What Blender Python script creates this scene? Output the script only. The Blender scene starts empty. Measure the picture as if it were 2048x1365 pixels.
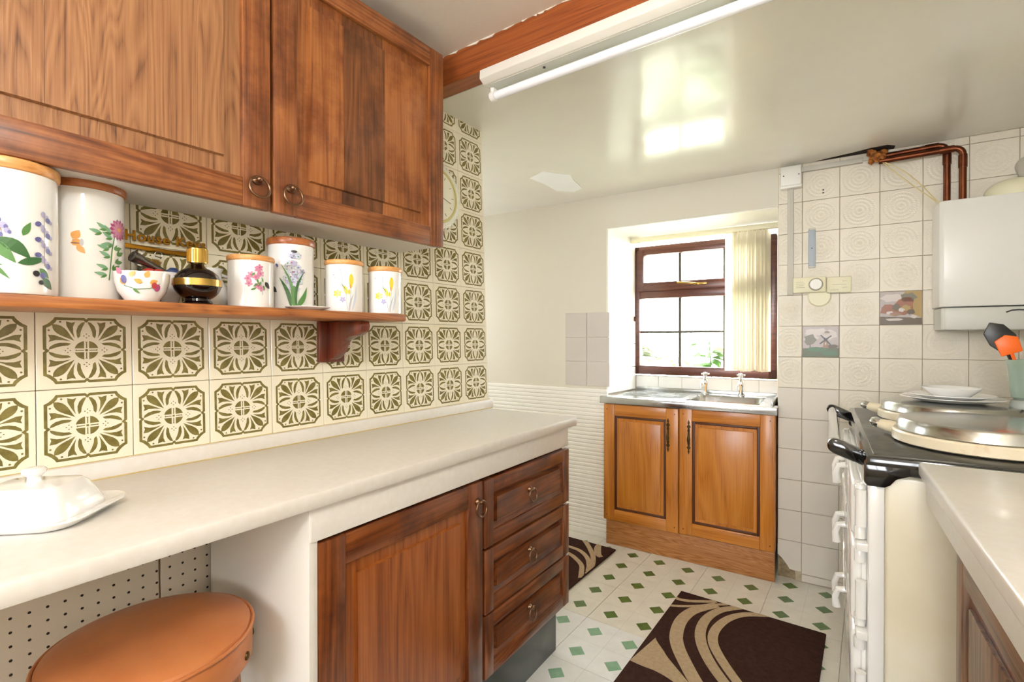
import bpy, bmesh, math, random
from mathutils import Matrix, Vector
random.seed(7)
PI = math.pi
SC = bpy.context.scene
C = SC.collection
H = 1.212                                   # camera height

# ------------------------------------------------------------------ camera
cam = bpy.data.cameras.new('camera'); camo = bpy.data.objects.new('camera', cam); C.objects.link(camo)
cam.sensor_width = 36.0; cam.lens = 984.2 * 36 / 2048; cam.clip_start = .02
camo.location = (0, 0, H); camo.rotation_euler = (PI / 2 - .0048, 0, .6278)
SC.camera = camo

# ------------------------------------------------------------------ world, sun, daylight
w = bpy.data.worlds.new('sky'); SC.world = w; w.use_nodes = True
bg = w.node_tree.nodes['Background']; bg.inputs[0].default_value = (.93, .96, 1, 1); bg.inputs[1].default_value = 9.0

def lamp(name, kind, energy, loc, direction, color=(1, 1, 1), size=None, angle=None):
    l = bpy.data.lights.new(name, kind); l.energy = energy; l.color = color
    if kind == 'AREA':
        l.shape = 'RECTANGLE'; l.size, l.size_y = size
    if angle is not None: l.angle = angle
    o = bpy.data.objects.new(name, l); C.objects.link(o); o.location = loc
    o.rotation_euler = Vector(direction).to_track_quat('-Z', 'Y').to_euler()
    return o
lamp('sun', 'SUN', 7.0, (-3, 6, 5), (.62, -.52, -.80), (1, .95, .86), angle=.01)
# an added, unseen fill globe hangs behind the camera (built at the end of the script)

vs = SC.view_settings; vs.view_transform = 'Standard'; vs.look = 'None'; vs.gamma = 1; vs.use_curve_mapping = False
vs.exposure = 1.15

# ------------------------------------------------------------------ materials
def s2l(c):
    return tuple(((v / 255) / 12.92 if v / 255 <= .04045 else ((v / 255 + .055) / 1.055) ** 2.4) for v in c) + (1,)
class NT:
    def __init__(s, m): s.t = m.node_tree; s.p = s.t.nodes['Principled BSDF']
    def n(s, ty, **kw):
        x = s.t.nodes.new(ty)
        for k, v in kw.items(): setattr(x, k, v)
        return x
    def l(s, a, b): s.t.links.new(a, b)
    def math(s, op, a, b=None):
        x = s.n('ShaderNodeMath', operation=op)
        for i, v in enumerate((a, b)):
            if v is None: continue
            if isinstance(v, (int, float)): x.inputs[i].default_value = v
            else: s.l(v, x.inputs[i])
        return x.outputs[0]
    def bump(s, h, strength, dist=.002):
        b = s.n('ShaderNodeBump'); b.inputs['Strength'].default_value = strength; b.inputs['Distance'].default_value = dist
        s.l(h, b.inputs['Height']); s.l(b.outputs[0], s.p.inputs['Normal'])
    def ramp(s, fac, stops):
        r = s.n('ShaderNodeValToRGB'); e = r.color_ramp.elements
        while len(e) < len(stops): e.new(.5)
        for el, (p, c) in zip(e, stops): el.position = p; el.color = c
        s.l(fac, r.inputs[0]); return r.outputs[0]
    def coord(s, rnd=False, scale=(1, 1, 1)):
        tc = s.n('ShaderNodeTexCoord'); mp = s.n('ShaderNodeMapping'); mp.inputs['Scale'].default_value = scale
        if rnd:
            oi = s.n('ShaderNodeObjectInfo'); vm = s.n('ShaderNodeVectorMath', operation='SCALE')
            vm.inputs[0].default_value = (7.3, 5.1, 9.7); s.l(oi.outputs['Random'], vm.inputs['Scale'])
            va = s.n('ShaderNodeVectorMath', operation='ADD'); s.l(tc.outputs['Object'], va.inputs[0]); s.l(vm.outputs[0], va.inputs[1])
            s.l(va.outputs[0], mp.inputs[0])
        else: s.l(tc.outputs['Object'], mp.inputs[0])
        return mp.outputs[0]
    def noise(s, vec, scale, detail=4, rough=.55, dist=0):
        x = s.n('ShaderNodeTexNoise'); x.inputs['Scale'].default_value = scale; x.inputs['Detail'].default_value = detail
        x.inputs['Roughness'].default_value = rough; x.inputs['Distortion'].default_value = dist
        s.l(vec, x.inputs['Vector']); return x.outputs[0]
def mat(name, rgb, rough=.5, metal=0, spec=.5, coat=0, noise=None, bump=None, trans=0, emis=0, sss=0):
    m = bpy.data.materials.new(name); m.use_nodes = True; t = NT(m); p = t.p
    p.inputs['Base Color'].default_value = s2l(rgb); p.inputs['Roughness'].default_value = rough
    p.inputs['Metallic'].default_value = metal; p.inputs['Specular IOR Level'].default_value = spec
    p.inputs['Coat Weight'].default_value = coat; p.inputs['Coat Roughness'].default_value = .08
    if trans: p.inputs['Transmission Weight'].default_value = trans
    if noise:                                   # (other colour, scale, low, high)
        c2, sc, lo, hi = noise; f = t.noise(t.coord(True), sc, 5)
        t.l(t.ramp(f, [(lo, s2l(rgb)), (hi, s2l(c2))]), p.inputs['Base Color'])
    if bump:                                    # (scale, strength, distance)
        t.bump(t.noise(t.coord(), bump[0], 4), bump[1], bump[2])
    return m
def wood(name, dark, mid, light, axis='z', ring=9., rough=.38, pores=.5, coat=.25, patch=None):
    m = bpy.data.materials.new(name); m.use_nodes = True; t = NT(m); p = t.p
    i = 'xyz'.index(axis)
    sc = [1, 1, 1]; sc[i] = .09
    v = t.coord(True, tuple(sc))
    big = t.noise(v, ring * .55, 3, .5, .4)
    bands = t.math('FRACT', t.math('MULTIPLY', big, ring * 2.4))
    tri = t.math('ABSOLUTE', t.math('SUBTRACT', bands, .5))
    sc2 = [1, 1, 1]; sc2[i] = .022
    v2 = t.coord(True, tuple(sc2))
    fine = t.noise(v2, 210, 3, .6)
    f = t.math('ADD', t.math('MULTIPLY', tri, .6), t.math('MULTIPLY', fine, .85))
    col = t.ramp(f, [(.22, s2l(dark)), (.45, s2l(mid)), (.8, s2l(light))])
    if patch:
        mx = t.n('ShaderNodeMix', data_type='RGBA', blend_type='MULTIPLY')
        pf = t.ramp(t.noise(t.coord(True), 7, 5, .65), [(.45, (0, 0, 0, 1)), (.7, (1, 1, 1, 1))])
        t.l(t.math('MULTIPLY', pf, .75), mx.inputs[0]); t.l(col, mx.inputs[6]); mx.inputs[7].default_value = s2l(patch); col = mx.outputs[2]
    t.l(col, p.inputs['Base Color'])
    p.inputs['Roughness'].default_value = rough; p.inputs['Coat Weight'].default_value = coat; p.inputs['Coat Roughness'].default_value = .2
    t.bump(f, pores, .0006)
    return m

M = {}
M['wall'] = mat('cream_wall_paint', (221, 215, 199), .55, bump=(14, .25, .004))
M['wallwhite'] = mat('white_reveal_paint', (244, 241, 232), .45, bump=(16, .3, .004))
def ceiling_mat():
    m = mat('gloss_ceiling_paint', (228, 224, 212), .2, spec=.55, coat=.3); t = NT(m)
    v = t.coord(False, (1, 1, 1))
    h = t.math('ADD', t.noise(v, 2.2, 2, .4), t.math('MULTIPLY', t.noise(v, 9, 2, .4), .12))
    t.bump(h, .5, .02)
    return m
M['ceiling'] = ceiling_mat()
M['ceiling2'] = mat('matt_ceiling_paint', (226, 216, 200), .7, bump=(30, .3, .004))
M['tilecream'] = mat('cream_glazed_tile', (240, 232, 208), .15, spec=.5, coat=.3)
M['olive'] = mat('olive_tile_print', (108, 97, 42), .22, noise=((134, 122, 62), 60, .4, .7), coat=.3)
M['grout'] = mat('cream_grout', (184, 162, 132), .8)
M['grout2'] = mat('old_grout', (168, 154, 130), .85, noise=((196, 182, 158), 18, .35, .65))
def emboss_mat():
    m = mat('embossed_cream_tile', (228, 220, 203), .36); t = NT(m)
    tc = t.n('ShaderNodeTexCoord'); sp = t.n('ShaderNodeSeparateXYZ'); t.l(tc.outputs['Object'], sp.inputs[0])
    x, y = sp.outputs[0], sp.outputs[2]
    r = t.math('SQRT', t.math('ADD', t.math('MULTIPLY', x, x), t.math('MULTIPLY', y, y)))
    th = t.math('ARCTAN2', y, x)
    rings = t.math('SINE', t.math('MULTIPLY', r, 2 * PI / .016))
    pet = t.math('ABSOLUTE', t.math('SINE', t.math('MULTIPLY', th, 16)))
    h = t.math('MULTIPLY', t.math('MULTIPLY', rings, pet), t.math('LESS_THAN', r, .068))
    t.bump(h, .4, .0010)
    return m
M['emboss'] = emboss_mat()
M['plaintile'] = mat('plain_white_tile', (219, 212, 200), .34)
M['patchtile'] = mat('pinkish_white_tile', (207, 199, 191), .3)
M['whitetile'] = mat('white_tile', (244, 243, 238), .18, coat=.3)
M['laminate'] = mat('cream_laminate', (229, 224, 217), .32, noise=((226, 220, 211), 60, .4, .6), coat=.15)
M['whiteboard'] = mat('white_melamine', (224, 220, 212), .4)
def peg_mat():
    m = mat('pegboard_white', (216, 207, 190), .55); t = NT(m)
    tc = t.n('ShaderNodeTexCoord'); sp = t.n('ShaderNodeSeparateXYZ'); t.l(tc.outputs['Object'], sp.inputs[0])
    def cell(o): return t.math('SUBTRACT', t.math('FRACT', t.math('DIVIDE', o, .0254)), .5)
    a, b = cell(sp.outputs[1]), cell(sp.outputs[2])
    d = t.math('SQRT', t.math('ADD', t.math('MULTIPLY', a, a), t.math('MULTIPLY', b, b)))
    k = t.math('LESS_THAN', d, .1)
    t.l(t.ramp(k, [(0, s2l((216, 207, 190))), (1, s2l((28, 22, 18)))]), t.p.inputs['Base Color'])
    t.bump(t.math('SUBTRACT', 1, k), .8, .003)
    return m
M['peg'] = peg_mat()
DK = ((74, 36, 14), (128, 70, 32), (168, 104, 56))
M['oakz'] = wood('dark_oak_upright_grain', *DK, 'z', patch=(120, 70, 40))
M['oaky'] = wood('dark_oak_level_grain', *DK, 'y', patch=(130, 80, 50))
LT = ((84, 50, 30), (146, 98, 62), (172, 122, 80))
M['oaklight'] = wood('sun_faded_oak', *LT, 'z', ring=13, pores=.8)
M['oakmid'] = wood('mid_brown_oak', (96, 50, 20), (150, 88, 42), (176, 112, 60), 'z', patch=(150, 100, 70))
M['oakdark'] = wood('darker_oak', (66, 36, 18), (108, 62, 32), (136, 84, 46), 'z', patch=(110, 76, 56))
REDS = ((52, 20, 8), (106, 52, 21), (142, 78, 35))
M['redz'] = wood('red_oak_upright', *REDS, 'z', rough=.32, coat=.4, patch=(130, 72, 44))
M['redy'] = wood('red_oak_level', *REDS, 'y', rough=.32, coat=.4, patch=(130, 72, 44))
M['redlight'] = wood('red_oak_field', (88, 38, 12), (140, 72, 28), (168, 96, 42), 'z', rough=.34, coat=.35)
M['mahog'] = wood('mahogany_bracket', (54, 18, 10), (92, 36, 20), (120, 54, 30), 'z', rough=.3, coat=.5)
M['honeyz'] = wood('honey_oak_upright', (138, 74, 14), (186, 112, 34), (206, 134, 52), 'z', ring=6, rough=.34, pores=.3)
M['honeyx'] = wood('honey_oak_level', (138, 74, 14), (186, 112, 34), (206, 134, 52), 'x', ring=6, rough=.34, pores=.3)
M['honeydark'] = mat('dark_rubbed_edge', (84, 40, 12), .45)
M['plinth'] = wood('oak_veneer_plinth', (120, 70, 26), (158, 98, 44), (190, 132, 76), 'x', ring=16, rough=.5, pores=.3)
M['beamx'] = wood('red_stained_beam', (92, 38, 10), (138, 66, 22), (160, 84, 34), 'x', ring=10, rough=.4, coat=.3)
M['shelf'] = wood('shelf_oak', (92, 46, 18), (158, 92, 42), (190, 120, 62), 'y', ring=12, rough=.4)
M['lidlight'] = wood('beech_lid', (184, 116, 50), (216, 150, 82), (232, 174, 106), 'y', ring=7, rough=.45, pores=.1)
M['liddark'] = wood('darker_lid', (120, 58, 22), (166, 92, 42), (186, 112, 58), 'y', ring=7, rough=.42, pores=.1)
M['brass'] = mat('aged_brass_ring', (132, 100, 76), .3, 1)
M['darkbrass'] = mat('dark_brass', (92, 74, 44), .38, 1)
M['gold'] = mat('polished_brass', (206, 170, 92), .22, 1)
M['signbrass'] = mat('sign_brass', (150, 106, 34), .3, 1)
M['chrome'] = mat('chrome', (225, 228, 230), .08, 1)
def steel_mat():
    m = mat('worn_stainless', (196, 198, 198), .24, 1); t = NT(m)
    f = t.noise(t.coord(False, (1, 1, 1)), 5, 4); r = t.ramp(f, [(.3, (.12, .12, .12, 1)), (.7, (.36, .36, .36, 1))]); t.l(r, t.p.inputs['Roughness'])
    return m
M['steel'] = steel_mat()
M['lidsteel'] = mat('brushed_lid_steel', (186, 186, 180), .2, 1)
M['porcelain'] = mat('white_porcelain', (244, 243, 240), .12, coat=.5)
M['creamenamel'] = mat('cream_enamel', (232, 224, 200), .28, coat=.4, noise=((226, 214, 184), 4, .4, .7))
M['whiteenamel'] = mat('white_enamel', (238, 236, 230), .16, coat=.6)
M['blackenamel'] = mat('black_enamel', (14, 14, 14), .1, coat=.6)
M['hob'] = mat('dark_hob_plate', (62, 62, 58), .3, .55, noise=((96, 96, 90), 14, .4, .7))
M['lidbase'] = mat('stained_cream_enamel', (236, 222, 192), .3, coat=.3, noise=((206, 156, 92), 9, .58, .78))
M['plastic'] = mat('white_plastic', (236, 234, 228), .35)
M['greyplastic'] = mat('grey_trunking', (198, 194, 182), .45)
M['bluegrey'] = mat('blue_grey_plastic', (168, 178, 188), .4)
M['creamplastic'] = mat('yellowed_plastic', (234, 229, 198), .4)
M['boiler'] = mat('boiler_white', (230, 228, 222), .3, coat=.2)
M['boilergrey'] = mat('boiler_flap', (206, 206, 198), .35)
M['copper'] = mat('dull_copper', (122, 70, 46), .35, 1, noise=((88, 50, 36), 12, .4, .7))
M['hole'] = mat('ceiling_void', (40, 26, 16), .9)
M['insul'] = mat('old_foam_lagging', (196, 124, 52), .9, noise=((120, 60, 24), 40, .4, .65), bump=(60, 1, .01))
M['wire'] = mat('cream_wire', (214, 196, 140), .5)
M['ink'] = mat('dark_ink', (60, 58, 54), .6)
M['softink'] = mat('grey_ink', (150, 144, 120), .6)
M['upvc'] = wood('mahogany_upvc', (52, 22, 16), (84, 40, 28), (104, 54, 38), 'x', ring=7, rough=.35, pores=.15, coat=.3)
M['lead'] = mat('grey_glazing_bar', (86, 82, 72), .5)
def glass_mat():
    m = bpy.data.materials.new('window_glass'); m.use_nodes = True; nt = m.node_tree; nt.nodes.clear()
    o = nt.nodes.new('ShaderNodeOutputMaterial'); mx = nt.nodes.new('ShaderNodeMixShader'); tr = nt.nodes.new('ShaderNodeBsdfTransparent')
    gl = nt.nodes.new('ShaderNodeBsdfGlossy'); gl.inputs['Roughness'].default_value = .02; mx.inputs[0].default_value = .06
    tr.inputs[0].default_value = (.97, .99, .98, 1)
    nt.links.new(tr.outputs[0], mx.inputs[1]); nt.links.new(gl.outputs[0], mx.inputs[2]); nt.links.new(mx.outputs[0], o.inputs[0])
    return m
M['glass'] = glass_mat()
def slat_mat():
    m = bpy.data.materials.new('cream_blind_fabric'); m.use_nodes = True; nt = m.node_tree; p = nt.nodes['Principled BSDF']
    p.inputs['Base Color'].default_value = s2l((250, 247, 238)); p.inputs['Roughness'].default_value = .8
    tl = nt.nodes.new('ShaderNodeBsdfTranslucent'); tl.inputs[0].default_value = s2l((253, 250, 242)); mx = nt.nodes.new('ShaderNodeMixShader'); mx.inputs[0].default_value = .6
    o = nt.nodes['Material Output']; nt.links.new(p.outputs[0], mx.inputs[1]); nt.links.new(tl.outputs[0], mx.inputs[2]); nt.links.new(mx.outputs[0], o.inputs[0])
    return m
M['slat'] = slat_mat()
M['leather'] = mat('tan_leatherette', (206, 130, 78), .36, noise=((196, 118, 68), 9, .4, .65), bump=(220, .25, .0006), coat=.15)
M['stoolwood'] = wood('stool_leg_wood', (110, 58, 24), (156, 90, 44), (176, 110, 60), 'z')
M['rugbrown'] = mat('dark_brown_pile', (72, 48, 40), .95, noise=((58, 38, 32), 60, .35, .7), bump=(420, 1, .004), spec=.1)
M['rugbeige'] = mat('beige_pile', (200, 176, 142), .95, noise=((184, 158, 124), 70, .35, .7), bump=(420, 1, .004), spec=.1)
M['kick'] = mat('black_kickboard', (52, 56, 54), .3, noise=((74, 78, 76), 6, .4, .7))
M['tube'] = mat('white_fluorescent_tube', (240, 242, 246), .25, coat=.3)
M['fitting'] = mat('cream_metal_fitting', (234, 230, 218), .4)
M['fittingside'] = mat('grey_reflector_face', (206, 206, 194), .35)
M['bottle'] = mat('dark_bottle_glass', (12, 4, 5), .05, coat=.6)
M['vase'] = mat('green_glass', (186, 208, 192), .06, trans=.45, coat=.5)
M['clearglass'] = mat('clear_glass_foot', (214, 222, 218), .06, trans=.6, coat=.5)
M['orange'] = mat('orange_silicone', (255, 112, 20), .4)
M['blackplastic'] = mat('black_plastic', (34, 34, 32), .35)
M['brownwood'] = mat('brown_utensil', (84, 42, 34), .4)
M['leaf'] = mat('bright_leaf', (46, 84, 22), .5, spec=.2, noise=((62, 96, 30), 12, .4, .6)); M['leaf2'] = mat('pale_leaf', (86, 98, 62), .6, spec=.2, noise=((104, 112, 84), 6, .4, .6))
M['leaf3'] = mat('palest_leaf', (122, 130, 96), .6, spec=.2, noise=((150, 156, 128), 6, .4, .6))  # leaf green made paler than the other two
M['lawn'] = mat('lawn', (176, 184, 150), .9, noise=((196, 196, 176), 3, .4, .6))
M['damp'] = mat('crumbled_plaster', (150, 134, 104), .9, noise=((120, 100, 74), 40, .4, .65), bump=(50, 1, .008))
M['clockface'] = mat('clock_face', (238, 236, 216), .3); M['clockrim'] = mat('lacy_clock_rim', (232, 230, 214), .35, bump=(120, 1, .004))
M['pale_gold'] = mat('pale_gilt_line', (206, 196, 130), .35)
M['patch'] = mat('white_filler', (240, 240, 238), .6)
M['silver'] = mat('grey_metal', (150, 150, 148), .3, 1)
M['blue'] = mat('blue_plastic', (52, 70, 120), .4); M['red'] = mat('red_paint', (208, 70, 62), .4)
for k, c in dict(p_blue=(104, 104, 160), p_lilac=(176, 172, 206), p_green=(92, 140, 76), p_dgreen=(64, 108, 62), p_pink=(206, 130, 158), p_magenta=(178, 74, 128),
                 p_yellow=(244, 208, 58), p_orange=(232, 166, 88), p_red=(190, 70, 70), p_brown=(150, 112, 84), p_grey=(190, 190, 194), p_black=(52, 48, 52), p_pale=(206, 214, 228), p_mint=(130, 176, 140),
                 p_sky=(176, 164, 160), p_tree=(112, 106, 84), p_earth=(92, 76, 50), p_grass=(78, 92, 48), p_gold=(168, 138, 70), p_rust=(150, 88, 54), p_mist=(204, 194, 186)).items():
    M[k] = mat('print_' + k[2:], c, .3)

# ------------------------------------------------------------------ mesh building
class MB:
    def __init__(s, T=None): s.V = []; s.F = []; s.mi = 0; s.T = T
    def _take(s, bm, T=None):
        bm.verts.index_update(); o = len(s.V); t = T or s.T
        for v in bm.verts: s.V.append(tuple(t @ v.co) if t else tuple(v.co))
        for f in bm.faces: s.F.append(([o + v.index for v in f.verts], s.mi))
        bm.free(); return s
    def box(s, x0, x1, y0, y1, z0, z1, bev=0, seg=2, T=None):
        bm = bmesh.new(); bmesh.ops.create_cube(bm, size=1)
        for v in bm.verts: v.co = ((x0 + x1) / 2 + v.co.x * abs(x1 - x0), (y0 + y1) / 2 + v.co.y * abs(y1 - y0), (z0 + z1) / 2 + v.co.z * abs(z1 - z0))
        if bev: bmesh.ops.bevel(bm, geom=bm.edges[:], offset=bev, segments=seg, affect='EDGES', profile=.5)
        return s._take(bm, T)
    def prism(s, pts, axis, a0, a1, bev=0, T=None):
        bm = bmesh.new(); i = 'xyz'.index(axis)
        def co(p, a):
            r = list(p); r.insert(i, a); return r
        lo = [bm.verts.new(co(p, a0)) for p in pts]; hi = [bm.verts.new(co(p, a1)) for p in pts]; n = len(pts)
        bm.faces.new(lo); bm.faces.new(hi[::-1])
        for k in range(n): bm.faces.new((lo[k], hi[k], hi[(k + 1) % n], lo[(k + 1) % n]))
        bmesh.ops.recalc_face_normals(bm, faces=bm.faces[:])
        if bev: bmesh.ops.bevel(bm, geom=bm.edges[:], offset=bev, segments=2, affect='EDGES', profile=.5)
        return s._take(bm, T)
    def lathe(s, prof, cx=0, cy=0, cz=0, seg=36, T=None):
        o = len(s.V); t = T or s.T
        for r, z in prof:
            for k in range(seg):
                a = 2 * PI * k / seg; p = Vector((cx + r * math.cos(a), cy + r * math.sin(a), cz + z))
                s.V.append(tuple(t @ p) if t else tuple(p))
        for j in range(len(prof) - 1):
            for k in range(seg):
                a, b = o + j * seg + k, o + j * seg + (k + 1) % seg
                s.F.append(([a, b, b + seg, a + seg], s.mi))
        if prof[0][0] > 0: s.F.append(([o + k for k in range(seg)][::-1], s.mi))
        if prof[-1][0] > 0: s.F.append(([o + (len(prof) - 1) * seg + k for k in range(seg)], s.mi))
        return s
    def tube(s, path, r, seg=10, closed=False, T=None):
        P = [Vector(p) for p in path]; n = len(P); o = len(s.V); t = T or s.T
        rr = r if isinstance(r, (list, tuple)) else [r] * n
        up = None
        for i in range(n):
            if closed: d = P[(i + 1) % n] - P[i - 1]
            else: d = P[min(i + 1, n - 1)] - P[max(i - 1, 0)]
            d.normalize()
            if up is None:
                up = Vector((0, 0, 1)) if abs(d.z) < .9 else Vector((1, 0, 0))
            a = d.cross(up).normalized(); b = a.cross(d).normalized(); up = b
            for k in range(seg):
                q = P[i] + (a * math.cos(2 * PI * k / seg) + b * math.sin(2 * PI * k / seg)) * rr[i]
                s.V.append(tuple(t @ q) if t else tuple(q))
        for i in range(n if closed else n - 1):
            j = (i + 1) % n
            for k in range(seg):
                s.F.append(([o + i * seg + k, o + i * seg + (k + 1) % seg, o + j * seg + (k + 1) % seg, o + j * seg + k], s.mi))
        if not closed:
            s.F.append(([o + k for k in range(seg)][::-1], s.mi)); s.F.append(([o + (n - 1) * seg + k for k in range(seg)], s.mi))
        return s
    def ring(s, c, R, r, axis='x', seg=28, T=None, sy=1):
        pts = []
        for k in range(seg):
            a = 2 * PI * k / seg; u, v = R * math.cos(a), R * math.sin(a) * sy
            pts.append({'x': (c[0], c[1] + u, c[2] + v), 'y': (c[0] + u, c[1], c[2] + v), 'z': (c[0] + u, c[1] + v, c[2])}[axis])
        return s.tube(pts, r, 8, True, T)
    def ball(s, c, r, sc=(1, 1, 1), T=None, sub=2):
        bm = bmesh.new(); bmesh.ops.create_icosphere(bm, subdivisions=sub, radius=r)
        for v in bm.verts: v.co = (c[0] + v.co.x * sc[0], c[1] + v.co.y * sc[1], c[2] + v.co.z * sc[2])
        return s._take(bm, T)
    def face(s, pts, T=None):
        o = len(s.V); t = T or s.T
        for p in pts: s.V.append(tuple(t @ Vector(p)) if t else tuple(p))
        s.F.append((list(range(o, o + len(pts))), s.mi)); return s
    def mesh(s, name, mats, base=(0, 0, 0), sharp=.6):
        m = bpy.data.meshes.new(name); b = Vector(base)
        m.from_pydata([tuple(Vector(v) - b) for v in s.V], [], [f for f, _ in s.F])
        for k in (mats if isinstance(mats, (list, tuple)) else [mats]): m.materials.append(M[k])
        for p, (_, i) in zip(m.polygons, s.F): p.material_index = i; p.use_smooth = True
        m.update(); m.set_sharp_from_angle(angle=sharp)
        return m
I4 = Matrix.Identity(4)
FAR = Matrix.Translation((-.27, 2.832, 0)) @ Matrix.Rotation(.06, 4, 'Z')       # the sink wall stands a little askew; x along it, -y into the room
LF = Matrix.Translation((-.866, 1.05, 0)) @ Matrix.Rotation(.03, 4, 'Z')        # front line of the left run
LW = Matrix.Translation((-1.2957, 0, H)) @ Matrix.Rotation(-.0345, 4, 'Y')      # tiled wall leans back: local x out, y along, z up

def tag(o, label=None, cat=None, group=None, kind=None):
    if label: o['label'] = label
    if cat: o['category'] = cat
    if group: o['group'] = group
    if kind: o['kind'] = kind
    return o
BASE = {}
def thing(name, label, cat, base, frame=I4, group=None, rotz=0):
    o = bpy.data.objects.new(name, None); C.objects.link(o); o.empty_display_size = .05
    o.matrix_world = frame @ Matrix.Translation(base) @ Matrix.Rotation(rotz, 4, 'Z'); BASE[o.name] = Vector(base)
    return tag(o, label, cat, group)
def link(name, mesh, parent=None, loc=(0, 0, 0)):
    o = bpy.data.objects.new(name, mesh); C.objects.link(o)
    if parent is not None: o.parent = parent; BASE[o.name] = BASE[parent.name]
    o.location = loc
    return o
def part(name, mb, mats, parent, label=None, sharp=.6, local=False):
    o = link(name, mb.mesh(name, mats, (0, 0, 0) if local else BASE[parent.name], sharp), parent)
    if label: o['label'] = label
    return o
def solo(name, mb, mats, label, cat, base, frame=I4, group=None, sharp=.6):
    o = link(name, mb.mesh(name, mats, base, sharp)); o.matrix_world = frame @ Matrix.Translation(base); BASE[o.name] = Vector(base)
    return tag(o, label, cat, group)
def struct(name, mb, mats, frame=I4, label=None, cat=None):
    o = link(name, mb.mesh(name, mats)); o.matrix_world = frame; BASE[o.name] = Vector((0, 0, 0))
    return tag(o, label, cat, kind='structure')

# ================================================================== the room
CZ = 2.08                                   # glossy ceiling
CZ2 = 2.18                                  # older ceiling nearer the camera
# floor: base slab and vinyl tiles with printed green diamonds
def floor_tile_mat(name, ground, green):
    m = mat(name, ground, .28, coat=.15); t = NT(m)
    tc = t.n('ShaderNodeTexCoord'); sp = t.n('ShaderNodeSeparateXYZ'); t.l(tc.outputs['Object'], sp.inputs[0])
    def c(o, per):                           # distance to nearest diamond centre, centres at +-.0755
        return t.math('ABSOLUTE', t.math('SUBTRACT', t.math('ABSOLUTE', o), per))
    d = t.math('ADD', c(sp.outputs[0], .0755), c(sp.outputs[1], .0775))
    k = t.math('LESS_THAN', d, .0355)
    gl = t.math('MINIMUM', t.math('ABSOLUTE', sp.outputs[0]), t.math('ABSOLUTE', sp.outputs[1]))
    faint = t.math('MULTIPLY', t.math('LESS_THAN', gl, .0012), .22)
    mott = t.noise(t.coord(True), 16, 5, .6)
    base = t.ramp(mott, [(.3, s2l(ground)), (.7, s2l(tuple(max(0, v - 10) for v in ground)))])
    gr = t.ramp(t.noise(t.coord(True), 40, 3), [(.3, s2l(green)), (.7, s2l(tuple(max(0, v - 16) for v in green)))])
    m1 = t.n('ShaderNodeMix', data_type='RGBA'); t.l(faint, m1.inputs[0]); t.l(base, m1.inputs[6]); m1.inputs[7].default_value = s2l((150, 146, 132))
    m2 = t.n('ShaderNodeMix', data_type='RGBA'); t.l(k, m2.inputs[0]); t.l(m1.outputs[2], m2.inputs[6]); t.l(gr, m2.inputs[7])
    t.l(m2.outputs[2], t.p.inputs['Base Color'])
    return m
M['vinyl'] = floor_tile_mat('vinyl_tile_green_diamonds', (226, 222, 208), (86, 116, 58))
M['vinyl2'] = floor_tile_mat('newer_vinyl_tile_mint_diamonds', (232, 232, 228), (134, 176, 142))
M['screed'] = mat('grey_joint', (176, 172, 158), .8)
floor = struct('floor', MB().box(-3.2, 1.6, -2.5, 3.4, -.08, -.003), 'screed')
TX, TY = .302, .31
tm = {k: MB().box(-TX / 2 + .0008, TX / 2 - .0008, -TY / 2 + .0008, TY / 2 - .0008, -.006, 0, .0006, 1).mesh('vinyl_tile', k) for k in ('vinyl', 'vinyl2')}
for i in range(-4, 6):
    for j in range(-4, 6):
        cx = -.99 + TX * (i + .5); cy = 2.54 + (.13 if i >= 2 else 0) - TY * (j + .5)
        link('vinyl_tile', tm['vinyl2' if cy < 1.9 else 'vinyl'], floor, (cx, cy, 0))

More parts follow.
